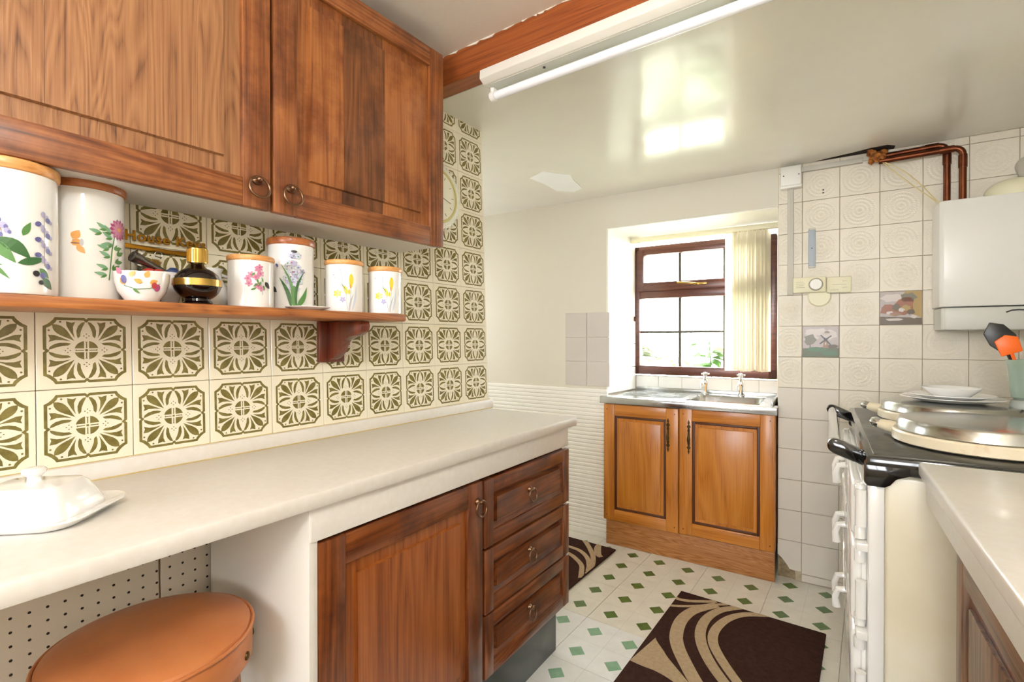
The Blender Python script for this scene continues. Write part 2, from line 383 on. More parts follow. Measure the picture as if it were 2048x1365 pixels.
# walls
WL = .0
wl = struct('wall_left', MB().box(-.14, 0, -2.4 + 0, 1.598, -H - .02, 1.02), 'grout', LW)
def motif():
    b = MB(); S = .1513; h = .0065; z = .00665
    b.mi = 0
    b.box(-S / 2, S / 2, -S / 2, S / 2, 0, h, .0009, 1)
    b.mi = 1; U = .1525
    def P(pts): b.face([(x * U, y * U, z) for x, y in pts])
    def sym8(pts):
        for sx in (1, -1):
            for sy in (1, -1):
                for sw in (0, 1):
                    q = [((y, x) if sw else (x, y)) for x, y in pts]
                    q = [(sx * x, sy * y) for x, y in q]
                    if (sx * sy < 0) != bool(sw): q = q[::-1]
                    P(q)
    def sym4(pts):
        for sx in (1, -1):
            for sy in (1, -1):
                q = [(sx * x, sy * y) for x, y in pts]
                P(q[::-1] if sx * sy < 0 else q)
    # frame band, one eighth: edge run then cut corner
    a, wd = .43, .034
    outer = [(0, a - .022), (.02, a), (.315, a), (.335, .395), (.363, .363)]
    inner = [(.335, .335), (.307, .367), (.295, a - wd), (.028, a - wd), (0, a - wd - .03)]
    for sx in (1, -1):
        for sy in (1, -1):
            for sw in (0, 1):
                for k in range(4):
                    q = [outer[k], outer[k + 1], inner[3 - k], inner[4 - k]]
                    q = [((y, x) if sw else (x, y)) for x, y in q]; q = [(sx * x, sy * y) for x, y in q]
                    if (sx * sy < 0) != bool(sw): q = q[::-1]
                    P(q[::-1])
    # diagonal leaves
    leaf = []
    for k in range(9):
        t = k / 8; leaf.append((.175 + .305 * t, .05 * math.sin(PI * t ** 1.6) ** .75 if 0 < k < 8 else 0))
    pts = [(x, y) for x, y in leaf] + [(x, -y) for x, y in leaf[-2:0:-1]]
    r2 = math.sqrt(.5)
    sym4([((x - y) * r2, (x + y) * r2) for x, y in pts][::-1])
    sym8([(.012, .378), (.05, .365), (.085, .32), (.102, .26), (.1, .2), (.088, .158), (.064, .185), (.06, .24), (.04, .305), (.022, .345)])
    sym8([(.112, .375), (.15, .362), (.205, .38), (.2, .32), (.168, .25), (.118, .158), (.134, .235), (.136, .31)])
    def dot(x, y, r, n=6): return [(x + r * math.cos(2 * PI * k / n), y + r * math.sin(2 * PI * k / n)) for k in range(n)]
    for q in ((.262, .372),):
        sym8(dot(q[0], q[1], .013)[::-1])
    for ax in range(4):
        c, s_ = [(1, 0), (0, 1), (-1, 0), (0, -1)][ax]
        for dx, dy in ((.165, 0), (.215, 0), (.19, .026), (.19, -.026)):
            P(dot(dx * c - dy * s_, dx * s_ + dy * c, .0085, 5))
        bone = [(.028, -.006), (.1, -.006), (.112, -.014), (.112, .014), (.1, .006), (.028, .006)]
        P([(x * c - y * s_, x * s_ + y * c) for x, y in bone])
    P(dot(0, 0, .016, 8))
    sec = [(.026, .026)] + [(.125 * math.cos(t), .125 * math.sin(t)) for t in [math.asin(.21) + k / 5 * (PI / 2 - 2 * math.asin(.21)) for k in range(6)]]
    sym4(sec)
    return b
mot = motif()
# tile lies in (y, z) of the leaning wall, facing +x
TT = Matrix(((0, 0, 1, 0), (1, 0, 0, 0), (0, 1, 0, 0), (0, 0, 0, 1)))
mot.V = [tuple(TT @ Vector(v)) for v in mot.V]
pm = mot.mesh('printed_tile', ['tilecream', 'olive'])
Z0 = -.2525
for i in range(-3, 9):
    for j in range(7):
        link('printed_tile', pm, wl, (0, .2256 + .1525 * (i + .5), Z0 + .1525 * (j + .5)))
# top row is cut at the ceiling
mt2 = motif(); cut = CZ - H + .01 - (Z0 + .1525 * 7.5)
vs_ = [Vector(v) for v in mt2.V]
bm = bmesh.new(); vv = [bm.verts.new(v) for v in vs_]
ff = []
for f, mi in mt2.F:
    try: k = bm.faces.new([vv[i] for i in f]); k.material_index = mi
    except ValueError: pass
bmesh.ops.bisect_plane(bm, geom=bm.verts[:] + bm.edges[:] + bm.faces[:], plane_co=(0, cut, 0), plane_no=(0, 1, 0), clear_outer=True)
for v in bm.verts: v.co = TT @ v.co
cm = bpy.data.meshes.new('printed_tile_cut'); bm.to_mesh(cm); bm.free(); cm.materials.append(M['tilecream']); cm.materials.append(M['olive'])
for i in range(-3, 9): link('printed_tile', cm, wl, (0, .2256 + .1525 * (i + .5), Z0 + .1525 * 7.5))

# far wall (sink wall) with the window recess
RU0, RU1, RZ, RD = -1.03, -.105, 1.885, .42
b = MB()
b.box(-2.9, RU0, 0, .5, -.05, 2.2).box(RU1, 1.3, 0, .5, -.05, 2.2).box(RU0, RU1, 0, .5, RZ, 2.2)
b.box(RU0, RU1, RD, .5, -.05, .965)
b.prism([(RU0, 0), (-.99, RD), (-.99, .5), (RU0, .5)], 'z', -.05, RZ)
b.prism([(RU1, 0), (RU1, .5), (-.14, .5), (-.14, RD)], 'z', -.05, RZ)
wf = struct('wall_far', b, 'wall', FAR)
# white painted lining of the recess
b = MB(); b.prism([(RU0 + .001, -.0015), (RU0 + .012, -.0015), (-.982, RD - .03), (-.99, RD - .03)], 'z', 1.36, RZ - .002)
b.box(RU0 + .002, RU1 - .002, -.0015, RD, RZ - .006, RZ - .001)
part('recess_lining', b, 'wallwhite', wf)
# embossed tiles right of the recess
S2 = .1542
def etile(w_, h_, mk): 
    return MB().box(-w_ / 2 + .0011, w_ / 2 - .0011, -.0075, 0, -h_ / 2 + .0011, h_ / 2 - .0011, .0008, 1).mesh('embossed_tile', mk, sharp=.2)
em = etile(S2, S2, 'emboss'); pl = etile(S2, S2, 'plaintile'); half = etile(.104, S2, 'emboss'); halfp = etile(.104, S2, 'plaintile')
zb = 1.2745
back = part('tile_bed', MB().box(RU1, .87, -.0015, 0, 0, CZ), 'grout2', wf)
for r in range(-8, 5):
    for cidx in range(-1, 6):
        if (cidx, r) in ((0, -1), (2, 0)): continue
        if (cidx, r) == (-1, -8): continue
        zc = zb + S2 * (r + .5); plain = r < -2 and (cidx < 1)
        if cidx < 0: link('embossed_tile', halfp if plain else half, wf, (-.0525, -.001, zc))
        else: link('embossed_tile', pl if plain else em, wf, (S2 * (cidx + .5), -.001, zc))
lo_h = zb - 8 * S2
for cidx in range(-1, 6):                                  # cut course along the floor
    if cidx < 0: continue
    link('embossed_tile', etile(S2, lo_h - .004, 'plaintile'), wf, (S2 * (cidx + .5), -.001, lo_h / 2))
for cidx in range(-1, 6):                                  # cut course under the ceiling
    hh = CZ - (zb + 5 * S2)
    if hh > .01: link('embossed_tile', etile(S2 if cidx >= 0 else .104, hh, 'emboss'), wf, (S2 * (cidx + .5) if cidx >= 0 else -.0525, -.001, zb + 5 * S2 + hh / 2))
# chipped tile and bare plaster low beside the sink unit
part('embossed_tile', MB().prism([(-.104, .16), (-.104, .118), (-.085, .1), (-.062, .07), (-.052, .052), (-.03, .05), (-.002, .052), (-.002, lo_h + S2 - .001), (-.104, lo_h + S2 - .001)], 'y', -.0085, -.001), 'plaintile', wf)
part('bare_plaster', MB().prism([(-.104, .005), (-.025, .005), (-.03, .06), (-.06, .08), (-.104, .14)], 'y', -.004, -.001), 'damp', wf)
# two picture tiles
def pic(cidx, r, draw, name):
    cx, cz = S2 * (cidx + .5), zb + S2 * (r + .5); b = MB(); cols = ['p_sky', 'p_tree', 'p_earth', 'p_grass', 'p_gold', 'p_rust', 'p_mist', 'p_black', 'p_brown', 'p_dgreen']
    h_ = S2 / 2 - .0016
    b.box(cx - h_, cx + h_, -.0085, -.001, cz - h_, cz + h_, .0008, 1)
    def F(col, pts, lift=0):
        b.mi = cols.index(col); b.face([(cx + x * S2, -.0087 - lift, cz + y * S2) for x, y in pts])
    draw(F); o = part('picture_tile', b, cols, wf); o['label'] = name
def blob(cx, cy, rx, ry, n=12, wob=.18):
    return [(cx + rx * (1 + wob * math.sin(5 * a + cx * 40)) * math.cos(a), cy + ry * (1 + wob * math.cos(4 * a + cy * 30)) * math.sin(a)) for a in [2 * PI * k / n for k in range(n)]]
def mill(F):
    F('p_mist', blob(-.1, .3, .33, .12), .0001); F('p_mist', blob(.25, .22, .2, .14), .0001); F('p_mist', blob(-.25, .12, .2, .1), .0001)
    F('p_grass', [(-.485, -.485), (.485, -.485), (.485, -.2), (.2, -.15), (-.1, -.2), (-.485, -.22)], .0002)
    F('p_tree', blob(-.28, .06, .16, .17), .00025); F('p_tree', [(-.3, -.2), (-.26, -.2), (-.27, 0), (-.29, 0)], .0003)
    F('p_dgreen', blob(-.1, -.25, .28, .07), .0003); F('p_dgreen', blob(.25, -.36, .22, .07), .0003); F('p_earth', blob(.32, -.15, .15, .06), .0004)
    F('p_brown', [(.06, -.2), (.22, -.2), (.18, .06), (.1, .06)], .0005); F('p_black', [(.08, .06), (.2, .06), (.14, .12)], .0006)
    for a in (.7, 2.3, 3.84, 5.4):
        c, s_ = math.cos(a), math.sin(a); F('p_black', [(.14 + .02 * s_, .06 - .02 * c), (.14 + .2 * c + .02 * s_, .06 + .2 * s_ - .02 * c), (.14 + .2 * c - .02 * s_, .06 + .2 * s_ + .02 * c), (.14 - .02 * s_, .06 + .02 * c)], .0008)
    F('p_mist', [(.12, -.1), (.16, -.1), (.155, -.02), (.125, -.02)], .0007)
def farm(F):
    F('p_mist', blob(-.2, .3, .26, .12), .0001); F('p_gold', [(.1, -.1), (.485, -.3), (.485, .485), (.1, .485), (.02, .3)], .0001)
    F('p_earth', [(-.485, -.485), (.485, -.485), (.485, -.3), (-.485, -.25)], .0002)
    F('p_tree', blob(.18, .3, .18, .14), .0003); F('p_rust', blob(.1, .05, .25, .26), .0003); F('p_rust', blob(-.25, -.05, .23, .16), .00035); F('p_earth', blob(-.1, .02, .1, .1), .0004)
    F('p_gold', blob(.12, 0, .12, .08), .0005); F('p_mist', blob(.02, -.06, .07, .06), .0006); F('p_mist', blob(-.25, -.14, .09, .05), .0006); F('p_mist', blob(.3, -.26, .07, .05), .0006)
    F('p_brown', blob(-.12, -.18, .14, .06), .0007); F('p_mist', blob(-.15, -.34, .2, .04), .0004); F('p_gold', blob(.33, 0, .05, .25), .0005); F('p_earth', blob(.24, -.12, .09, .08), .0006)
pic(0, -1, mill, 'windmill landscape picture tile'); pic(2, 0, farm, 'brown pastoral picture tile')
# small plain tile patch left of the recess
ptm = MB().box(-.0735, .0735, -.008, 0, -.075, .075, .001, 1).mesh('plain_tile', 'patchtile')
for i in range(2):
    for j in range(3): link('plain_tile', ptm, wf, (-1.2305 + .149 * i, 0, .9935 + .152 * j))
# tiled lower part of the recess side and the low course behind the sink
T_ = Matrix.Rotation(0, 4, 'Z')
ang = math.atan2(.04, RD)
for i in range(3):
    for j in range(3):
        o = link('reveal_tile', MB().box(-.001, .009, -.0655, .0655, -.0745, .0745, .001, 1).mesh('reveal_tile', 'whitetile'), wf, (RU0 + .04 * ((i + .5) / 3) + .001, .0 + .133 * (i + .5), .95 + .152 * j))
        o.rotation_euler.z = -ang
rt = MB().box(-.0735, .0735, -.008, 0, -.0375, .0375, .001, 1).mesh('splash_tile', 'whitetile')
for i in range(6): link('splash_tile', rt, wf, (-.905 + .149 * i, RD, .925))
# ribbed wainscot to the left of the sink unit
b = MB(); n = 36; pr = []
for k in range(n):
    z0 = .03 + k * .0242
    pr += [(-.016, z0), (-.0215, z0 + .006), (-.0215, z0 + .018), (-.016, z0 + .0238)]
pr = [(-.0005, .03)] + pr + [(-.0005, .03 + n * .0242)]
b.prism([(y, z) for y, z in pr], 'x', -2.6, -1.018)
part('ribbed_panel', b, 'wallwhite', wf)
part('ribbed_panel_foot', MB().box(-2.6, -1.0, -.03, -.0005, 0, .03, .003), 'wallwhite', wf)
# closing walls out of view: right wall, back wall, recess end; windows added for light
struct('wall_right', MB().box(.872, 1.0, -5.2, .02, -.05, 2.3), 'wall', FAR)
b = MB(); b.box(-3.3, -1.0, -2.45, -2.3, -.05, 2.3).box(.5, 1.7, -2.45, -2.3, -.05, 2.3).box(-1.0, .5, -2.45, -2.3, 2.05, 2.3).box(-1.0, .5, -2.45, -2.3, -.05, 1.0)
struct('wall_back', b, 'wall')
b = MB(); b.box(-1.0, .5, -2.42, -2.36, 1.0, 1.06).box(-1.0, .5, -2.42, -2.36, 1.99, 2.05).box(-1.0, -.94, -2.42, -2.36, 1.06, 1.99).box(.44, .5, -2.42, -2.36, 1.06, 1.99).box(-.28, -.22, -2.42, -2.36, 1.06, 1.99)
struct('added_back_window', b, 'upvc')  # unseen window, added; its size sets the light from behind
b = MB(); b.box(-3.1, -2.95, 1.4, 1.85, -.05, 2.3).box(-3.1, -2.95, 2.35, 3.0, -.05, 2.3).box(-3.1, -2.95, 1.85, 2.35, 1.75, 2.3).box(-3.1, -2.95, 1.85, 2.35, -.05, 1.0)
struct('wall_recess_end', b, 'wall')
b = MB(); b.box(-3.06, -3.0, 1.85, 2.35, 1.0, 1.05).box(-3.06, -3.0, 1.85, 2.35, 1.70, 1.75).box(-3.06, -3.0, 1.85, 1.9, 1.05, 1.7).box(-3.06, -3.0, 2.3, 2.35, 1.05, 1.7)
struct('added_recess_window', b, 'upvc')  # unseen window, added to brighten the left recess
struct('wall_recess_near', MB().box(-3.1, -1.437, 1.46, 1.596, -.05, 2.3), 'wall')

# ceilings
b = MB()
N = 30
ce = struct('ceiling', MB().box(-3.2, 1.4, 1.30, 3.3, CZ, CZ + .06), 'ceiling')
part('near_ceiling', MB().box(-3.2, 1.4, -2.5, 1.30, CZ2, CZ2 + .06), 'ceiling2', ce)
# roughly filled patch on the gloss ceiling
pp = [(-1.488, 2.212), (-1.372, 2.165), (-1.281, 2.295), (-1.309, 2.372), (-1.338, 2.535), (-1.412, 2.57), (-1.486, 2.497), (-1.477, 2.344)]
part('filler_patch', MB().prism(pp, 'z', CZ - .0012, CZ + .002), 'patch', ce)
# torn hole by the pipes
b = MB(); hp = [(.06, -.012), (.12, -.03), (.2, -.05), (.27, -.075), (.33, -.08), (.36, -.05), (.36, -.012)]
b.prism([(x, y) for x, y in hp], 'z', CZ - .0015, CZ + .002)
for v in range(len(b.V)): b.V[v] = tuple(FAR @ Vector(b.V[v]))
part('torn_hole', b, 'hole', ce)
# red stained beam
b = MB(); b.box(-1.9, 1.4, 1.235, 1.302, CZ - .0, CZ2 + .01)
bt = thing('ceiling_beam', 'red-brown stained timber beam across the ceiling', 'beam', (-.3, 1.27, CZ))
part('beam_timber', b, 'beamx', bt)
b = MB()
random.seed(3)
x = -1.9
while x < 1.35:
    l = random.uniform(.008, .07); b.prism([(x, CZ2 - .0), (x + l, CZ2), (x + l * .8, CZ2 - random.uniform(.001, .007)), (x + l * .3, CZ2 - random.uniform(.001, .005))], 'y', 1.2325, 1.2345); x += l * random.uniform(.9, 1.8)
part('ragged_paint_edge', b, 'ceiling2', bt)

# ================================================================== left run
def torus_handle(parent_part, x, y, z, R=.021, frame_axis='x', metal='brass', tilt=.12):
    """ring pull: a stub boss with a hanging ring; faces +x"""
    b = MB(); T = Matrix.Translation((x, y, z)) @ Matrix.Rotation(PI / 2, 4, 'Y')
    b.lathe([(.0085, -.001), (.0105, .002), (.009, .006), (.0055, .009), (.006, .016), (.004, .019), (0, .02)], seg=14, T=T)
    rt_ = Matrix.Translation((x + .014, y, z + .004)) @ Matrix.Rotation(-tilt, 4, 'Y')
    b.ring((0, 0, -R), R, .0030, 'x', T=rt_)
    return part('ring_handle', b, metal, parent_part, sharp=1.2)
def panel_door(parent, name, x, y0, y1, z0, z1, fw, mats, planks=None, th=.02, raise_=.06, hand=None, bev=.003, field_in=.035):
    """framed door in the (y, z) plane, front face at x, facing +x; mats = stile, rail, field"""
    st, ra, fi = mats
    d = part(name, MB().box(x - th, x - .0145, y0 + .004, y1 - .004, z0 + .004, z1 - .004), fi, parent)
    for a, c in ((y0, y0 + fw), (y1 - fw, y1)): part('stile', MB().box(x - th, x, a, c, z0, z1, bev), st, d)
    for a, c in ((z0, z0 + fw), (z1 - fw, z1)): part('rail', MB().box(x - th, x - .0004, y0 + fw - .001, y1 - fw + .001, a, c, bev), ra, d)
    a0, a1, c0, c1 = y0 + fw, y1 - fw, z0 + fw, z1 - fw
    i = field_in
    pl_ = planks or [(0, 1, fi)]
    n = len(pl_)
    for k, (f0, f1, mk) in enumerate(pl_):
        ya, yb = a0 + i + (a1 - a0 - 2 * i) * f0, a0 + i + (a1 - a0 - 2 * i) * f1
        # raised field board with sloping shoulders
        lo = ya - (i if f0 == 0 else 0); hi = yb + (i if f1 == 1 else 0)
        bm_ = MB(); zA, zB = c0 + i, c1 - i
        V = [(x - .0125, lo, c0), (x - .0125, hi, c0), (x - .0125, hi, c1), (x - .0125, lo, c1),
             (x - .0115, ya, zA), (x - .0115, yb, zA), (x - .0115, yb, zB), (x - .0115, ya, zB),
             (x - .003, ya + (.002 if f0 == 0 else .0002), zA + .002), (x - .003, yb - (.002 if f1 == 1 else .0002), zA + .002), (x - .003, yb - (.002 if f1 == 1 else .0002), zB - .002), (x - .003, ya + (.002 if f0 == 0 else .0002), zB - .002)]
        F = [(0, 1, 5, 4), (1, 2, 6, 5), (2, 3, 7, 6), (3, 0, 4, 7), (4, 5, 9, 8), (5, 6, 10, 9), (6, 7, 11, 10), (7, 4, 8, 11), (8, 9, 10, 11)]
        bm_.V = V; bm_.F = [(list(f), 0) for f in F]
        part('plank' if n > 1 else 'raised_panel', bm_, mk, d)
    return d
# ---- wall cabinet
XC = -1.10; ZC0, ZC1 = 1.502, 2.115
wc = thing('wall_cabinet', 'dark oak double-door wall cabinet above the canister shelf', 'cabinet', (-1.2, .59, ZC0))
b = MB(); b.box(-1.299, XC - .021, .0, 1.142, ZC0 + .01, ZC1)
part('carcass', b, 'oakz', wc)
part('underside', MB().box(-1.298, XC - .024, .006, 1.136, ZC0 + .003, ZC0 + .0105), 'whiteboard', wc, 'white painted underside')
d1 = panel_door(wc, 'door', XC, .03, .584, ZC0, ZC1, .062, ('oakz', 'oaky', 'oaklight'), [(0, .22, 'oaklight'), (.22, .62, 'oaklight'), (.62, 1, 'oaklight')])
d2 = panel_door(wc, 'door', XC, .590, 1.144, ZC0, ZC1, .058, ('oakz', 'oaky', 'oakmid'), [(0, .26, 'oakmid'), (.26, .62, 'oakdark'), (.62, 1, 'oakmid')])
torus_handle(d1, XC, .551, 1.563, .0225); torus_handle(d2, XC, .629, 1.563, .0225)
# ---- shelf with bracket
ZS = 1.283
sh = thing('wall_shelf', 'narrow oak shelf carrying the canisters', 'shelf', (-1.2, .4, ZS - .02))
part('board', MB().box(-1.2915, XC + .004, -.35, .985, ZS - .021, ZS, .005), 'shelf', sh)
def bracket(y):
    o = part('bracket', MB().box(-1.287, -1.270, y - .04, y + .043, 1.143, ZS - .0215, .003), 'mahog', sh, 'dark mahogany shaped bracket')
    pf = [(-1.272, ZS - .0225), (-1.118, ZS - .0225), (-1.112, ZS - .035), (-1.118, ZS - .052), (-1.14, ZS - .062), (-1.17, ZS - .066), (-1.195, ZS - .075), (-1.21, ZS - .093), (-1.222, ZS - .112), (-1.245, ZS - .128), (-1.262, ZS - .132), (-1.272, ZS - .130)]
    part('bracket_arm', MB().prism(pf, 'y', y - .014, y + .014, .003), 'mahog', o)
bracket(.855); bracket(-.12)
# ---- canisters
def decal(r, cx, cy, phi, z0):
    def tf(s, h, lift=.0005):
        a = phi + s / r; return (cx + (r + lift) * math.cos(a), cy + (r + lift) * math.sin(a), z0 + h)
    return tf
class Print:
    def __init__(s, tf): s.b = MB(); s.tf = tf; s.m = []; s.k = 0
    def poly(s, col, pts):
        if col not in s.m: s.m.append(col)
        s.b.mi = s.m.index(col); s.k += 1; lift = .0004 + .000015 * s.k
        c = (sum(p[0] for p in pts) / len(pts), sum(p[1] for p in pts) / len(pts))
        for i in range(len(pts)):
            s.b.face([s.tf(*c, lift), s.tf(*pts[i], lift), s.tf(*pts[(i + 1) % len(pts)], lift)])
    def oval(s, col, x, y, rx, ry, rot=0, n=10):
        c, q = math.cos(rot), math.sin(rot)
        s.poly(col, [(x + rx * math.cos(a) * c - ry * math.sin(a) * q, y + rx * math.cos(a) * q + ry * math.sin(a) * c) for a in [2 * PI * k / n for k in range(n)]])
    def leaf(s, col, x0, y0, x1, y1, wd, bend=0):
        n = 7; L = []; R = []; dx, dy = x1 - x0, y1 - y0; l = math.hypot(dx, dy); nx, ny = -dy / l, dx / l
        for k in range(n + 1):
            t = k / n; h = wd * math.sin(PI * t ** .8) + .0002; bb = bend * math.sin(PI * t)
            L.append((x0 + dx * t + nx * (h + bb), y0 + dy * t + ny * (h + bb))); R.append((x0 + dx * t + nx * (bb - h), y0 + dy * t + ny * (bb - h)))
        if col not in s.m: s.m.append(col)
        s.b.mi = s.m.index(col); s.k += 1; lift = .0004 + .000015 * s.k
        for k in range(n): s.b.face([s.tf(*L[k], lift), s.tf(*R[k], lift), s.tf(*R[k + 1], lift), s.tf(*L[k + 1], lift)])
    def stem(s, col, pts, wd):
        for (a, b_), (c, d) in zip(pts, pts[1:]):
            l = math.hypot(c - a, d - b_) or 1; nx, ny = -(d - b_) / l * wd, (c - a) / l * wd
            s.poly(col, [(a + nx, b_ + ny), (a - nx, b_ - ny), (c - nx, d - ny), (c + nx, d + ny)])
    def flower(s, col, x, y, r, n=6, centre=None, w_=.42):
        for k in range(n):
            a = 2 * PI * k / n + x * 90; s.oval(col, x + r * .55 * math.cos(a), y + r * .55 * math.sin(a), r * .5, r * w_ * .6, a, 7)
        if centre: s.oval(centre, x, y, r * .25, r * .25, 0, 7)
    def done(s, parent): return part('painted_print', s.b, s.m, parent, sharp=1.5)
def canister(label, cx, cy, r, h, lid_h, lidmat, draw, foot=.0, phi_off=0.):
    t = thing('canister', label, 'canister', (cx, cy, ZS), group='botanical storage canisters')
    pr = [(r * .93, 0), (r * .985, .002), (r, .007), (r, h - .006), (r * .99, h - .001), (r * .93, h), (0, h)]
    part('body', MB().lathe(pr, cx, cy, ZS, 48), 'porcelain', t)
    L = r * 1.055
    part('lid', MB().lathe([(r * .9, h - .004), (L * .98, h + .0005), (L, h + .004), (L, h + lid_h - .005), (L * .985, h + lid_h - .0015), (L * .95, h + lid_h), (0, h + lid_h)], cx, cy, ZS, 48), lidmat, t)
    p = Print(decal(r, cx, cy, math.atan2(-cy, -cx) + phi_off, ZS)); draw(p); p.done(t)
    return t
random.seed(5)
def lavender(p):
    p.stem('p_brown', [(-.028, .155), (-.02, .13), (-.008, .11), (.0, .06)], .0006)
    for (x, y, s_) in ((-.03, .15, 1), (-.036, .14, 1), (-.025, .138, 1), (-.04, .125, 1), (-.02, .125, 1.1), (-.033, .115, 1.2), (-.012, .118, 1.2), (-.045, .108, 1.2), (-.022, .104, 1.2), (-.004, .108, 1.1), (-.01, .095, 1.1), (-.038, .096, 1.1), (0, .1, .9)):
        p.oval('p_blue' if (x * 1000) % 2 > .9 else 'p_lilac', x, y, .0042 * s_, .0052 * s_, x * 40); p.oval('p_blue', x + .003, y - .002, .0025 * s_, .0035 * s_)
    p.leaf('p_dgreen', -.012, .088, .028, .058, .0095, .004); p.leaf('p_green', -.018, .086, .01, .05, .008); p.leaf('p_green', .018, .095, .028, .118, .0045); p.leaf('p_green', -.05, .06, -.005, .045, .007); p.leaf('p_dgreen', .012, .05, .05, .062, .006); p.leaf('p_green', .04, .045, .055, .03, .005)
    p.leaf('p_red', -.045, .086, -.018, .089, .005); p.leaf('p_green', -.03, .05, -.018, .02, .003); p.leaf('p_green', -.02, .05, .003, .024, .003)
    for k in range(11):
        x = .046 + .009 * math.sin(k * 2.1); y = .135 - k * .0085; p.oval('p_blue' if k % 3 else 'p_lilac', x, y, .0042, .005, k); p.oval('p_lilac', x + .006, y - .003, .003, .003)
    p.stem('p_brown', [(.047, .138), (.047, .05)], .0005); p.oval('p_black', .035, .036, .005, .005); p.oval('p_blue', .045, .034, .005, .005); p.oval('p_black', .042, .022, .004, .004); p.leaf('p_dgreen', .045, .03, .06, .012, .006)
canister('largest white canister with lavender print and pale beech lid', -1.165, .170, .0635, .200, .018, 'lidlight', lavender)
def daisy(p):
    for a, b_, c, d in ((-.03, .112, -.02, .128), (-.03, .11, -.018, .1)): p.leaf('p_orange', a, b_, c, d, .007)
    p.leaf('p_orange', -.024, .1, -.012, .086, .005); p.leaf('p_brown', -.033, .104, -.018, .104, .0012); p.oval('p_grey', -.017, .106, .003, .007)
    p.stem('p_green', [(.036, .13), (.03, .1), (.026, .06), (.024, .04)], .0011)
    for (x, y, a) in ((.03, .12, 2.6), (.028, .128, 2.2), (.02, .135, 2.5), (.03, .11, 3.3), (.024, .1, 2.9), (.034, .1, .3), (.04, .09, .4), (.026, .085, 2.7), (.036, .075, .2), (.022, .062, 2.8), (.03, .06, .6), (.02, .05, 3.0), (.034, .048, .2), (.012, .128, 2.9)):
        p.leaf('p_mint' if a > 2 else 'p_green', x, y, x + .02 * math.cos(a), y + .02 * math.sin(a), .0035); p.leaf('p_green', x, y, x + .012 * math.cos(a + .7), y + .012 * math.sin(a + .7), .0022)
    p.flower('p_magenta', .045, .14, .02, 14, None, .3); p.flower('p_pink', .045, .14, .017, 11, 'p_orange', .3)
canister('large white canister with butterfly and pink daisy print, darker lid', -1.229, .2865, .0605, .209, .016, 'liddark', daisy, phi_off=.2)
def pinks(p):
    for x, y in ((.014, .088), (.018, .092), (.0, .075), (-.006, .066), (.01, .07), (-.004, .055), (.02, .078), (.022, .045), (.014, .05)): p.flower('p_pink', x, y, .0078, 5, 'p_magenta', .6)
    for x, y, a in ((.008, .08, 4), (.012, .066, 5), (.02, .06, 4.4), (.014, .055, 3.8), (.022, .07, 5), (.01, .045, 3.6), (.026, .052, 5)): p.leaf('p_green', x, y, x + .012 * math.cos(a), y + .012 * math.sin(a), .002)
    p.stem('p_grey', [(.024, .09), (.022, .06), (.024, .03)], .0008); p.leaf('p_black', .03, .06, .042, .045, .005)
canister('small white canister with pink blossom print left of the tall hyacinth one', -1.18, .578, .0485, .109, .012, 'lidlight', pinks)
def hyac(p):
    random.seed(11)
    for k in range(46):
        y = .055 + random.random() * .085; ww = .02 * math.sin(PI * min(1, max(.12, (.152 - y) / .1)) * .75 + .3); x = .006 + random.uniform(-ww, ww)
        p.flower(random.choice(['p_pale', 'p_lilac', 'p_pale', 'p_grey']), x, y, .0075, 5, random.choice(['p_blue', 'p_green', None]), .6)
    for k in range(7): p.oval('p_magenta' if k % 2 else 'p_blue', .006 + .009 * math.sin(k * 2), .06 + k * .012, .002, .002)
    p.stem('p_green', [(.006, .005), (.006, .06)], .0032)
    p.leaf('p_dgreen', 0, .004, -.026, .082, .0045, -.006); p.leaf('p_green', .0, .004, -.022, .115, .003, -.012); p.leaf('p_green', .01, .004, .036, .06, .0055, -.004); p.leaf('p_dgreen', .012, .004, .03, .1, .003, .01); p.leaf('p_green', .014, .006, .026, .04, .004)
    p.oval('p_black', .006, .148, .007, .003); p.oval('p_blue', -.032, .112, .003, .005, .5); p.leaf('p_black', -.048, .06, -.032, .045, .006)
canister('tall white canister with pale hyacinth print and brown lid', -1.222, .702, .0555, .168, .017, 'liddark', hyac)
def daff(p):
    p.oval('p_yellow', .018, .088, .006, .016); p.oval('p_yellow', .017, .078, .004, .014); p.oval('p_orange', .016, .07, .002, .006)
    p.flower('p_yellow', -.018, .05, .011, 6, 'p_orange', .55); p.oval('p_yellow', .003, .06, .005, .012, .3); p.oval('p_yellow', .012, .055, .003, .007)
    for a in (((.004, .05), (.006, .025), (.01, .004)), ((.018, .07), (.016, .04), (.014, .004)), ((-.01, .075), (0, .066), (.006, .045)), ((-.03, .1), (-.012, .078), (.0, .06)), ((-.01, .115), (-.006, .09), (-.004, .07))): p.stem('p_grey', a, .0007)
    p.leaf('p_pale', .02, .004, .032, .075, .003, -.003); p.leaf('p_grey', .012, .004, .024, .05, .0022, .002); p.flower('p_lilac', -.004, .034, .008, 5, None, .6); p.oval('p_grey', -.012, .113, .004, .002, .6); p.oval('p_grey', -.028, .1, .004, .0015, .3)
    p.leaf('p_green', .004, .06, -.008, .078, .0008)
canister('white canister with yellow daffodil print, left of the daffodil pair', -1.18, .833, .0500, .130, .0125, 'lidlight', daff)
canister('white canister with yellow daffodil print at the right shelf end', -1.147, .948, .0465, .122, .0125, 'lidlight', daff)
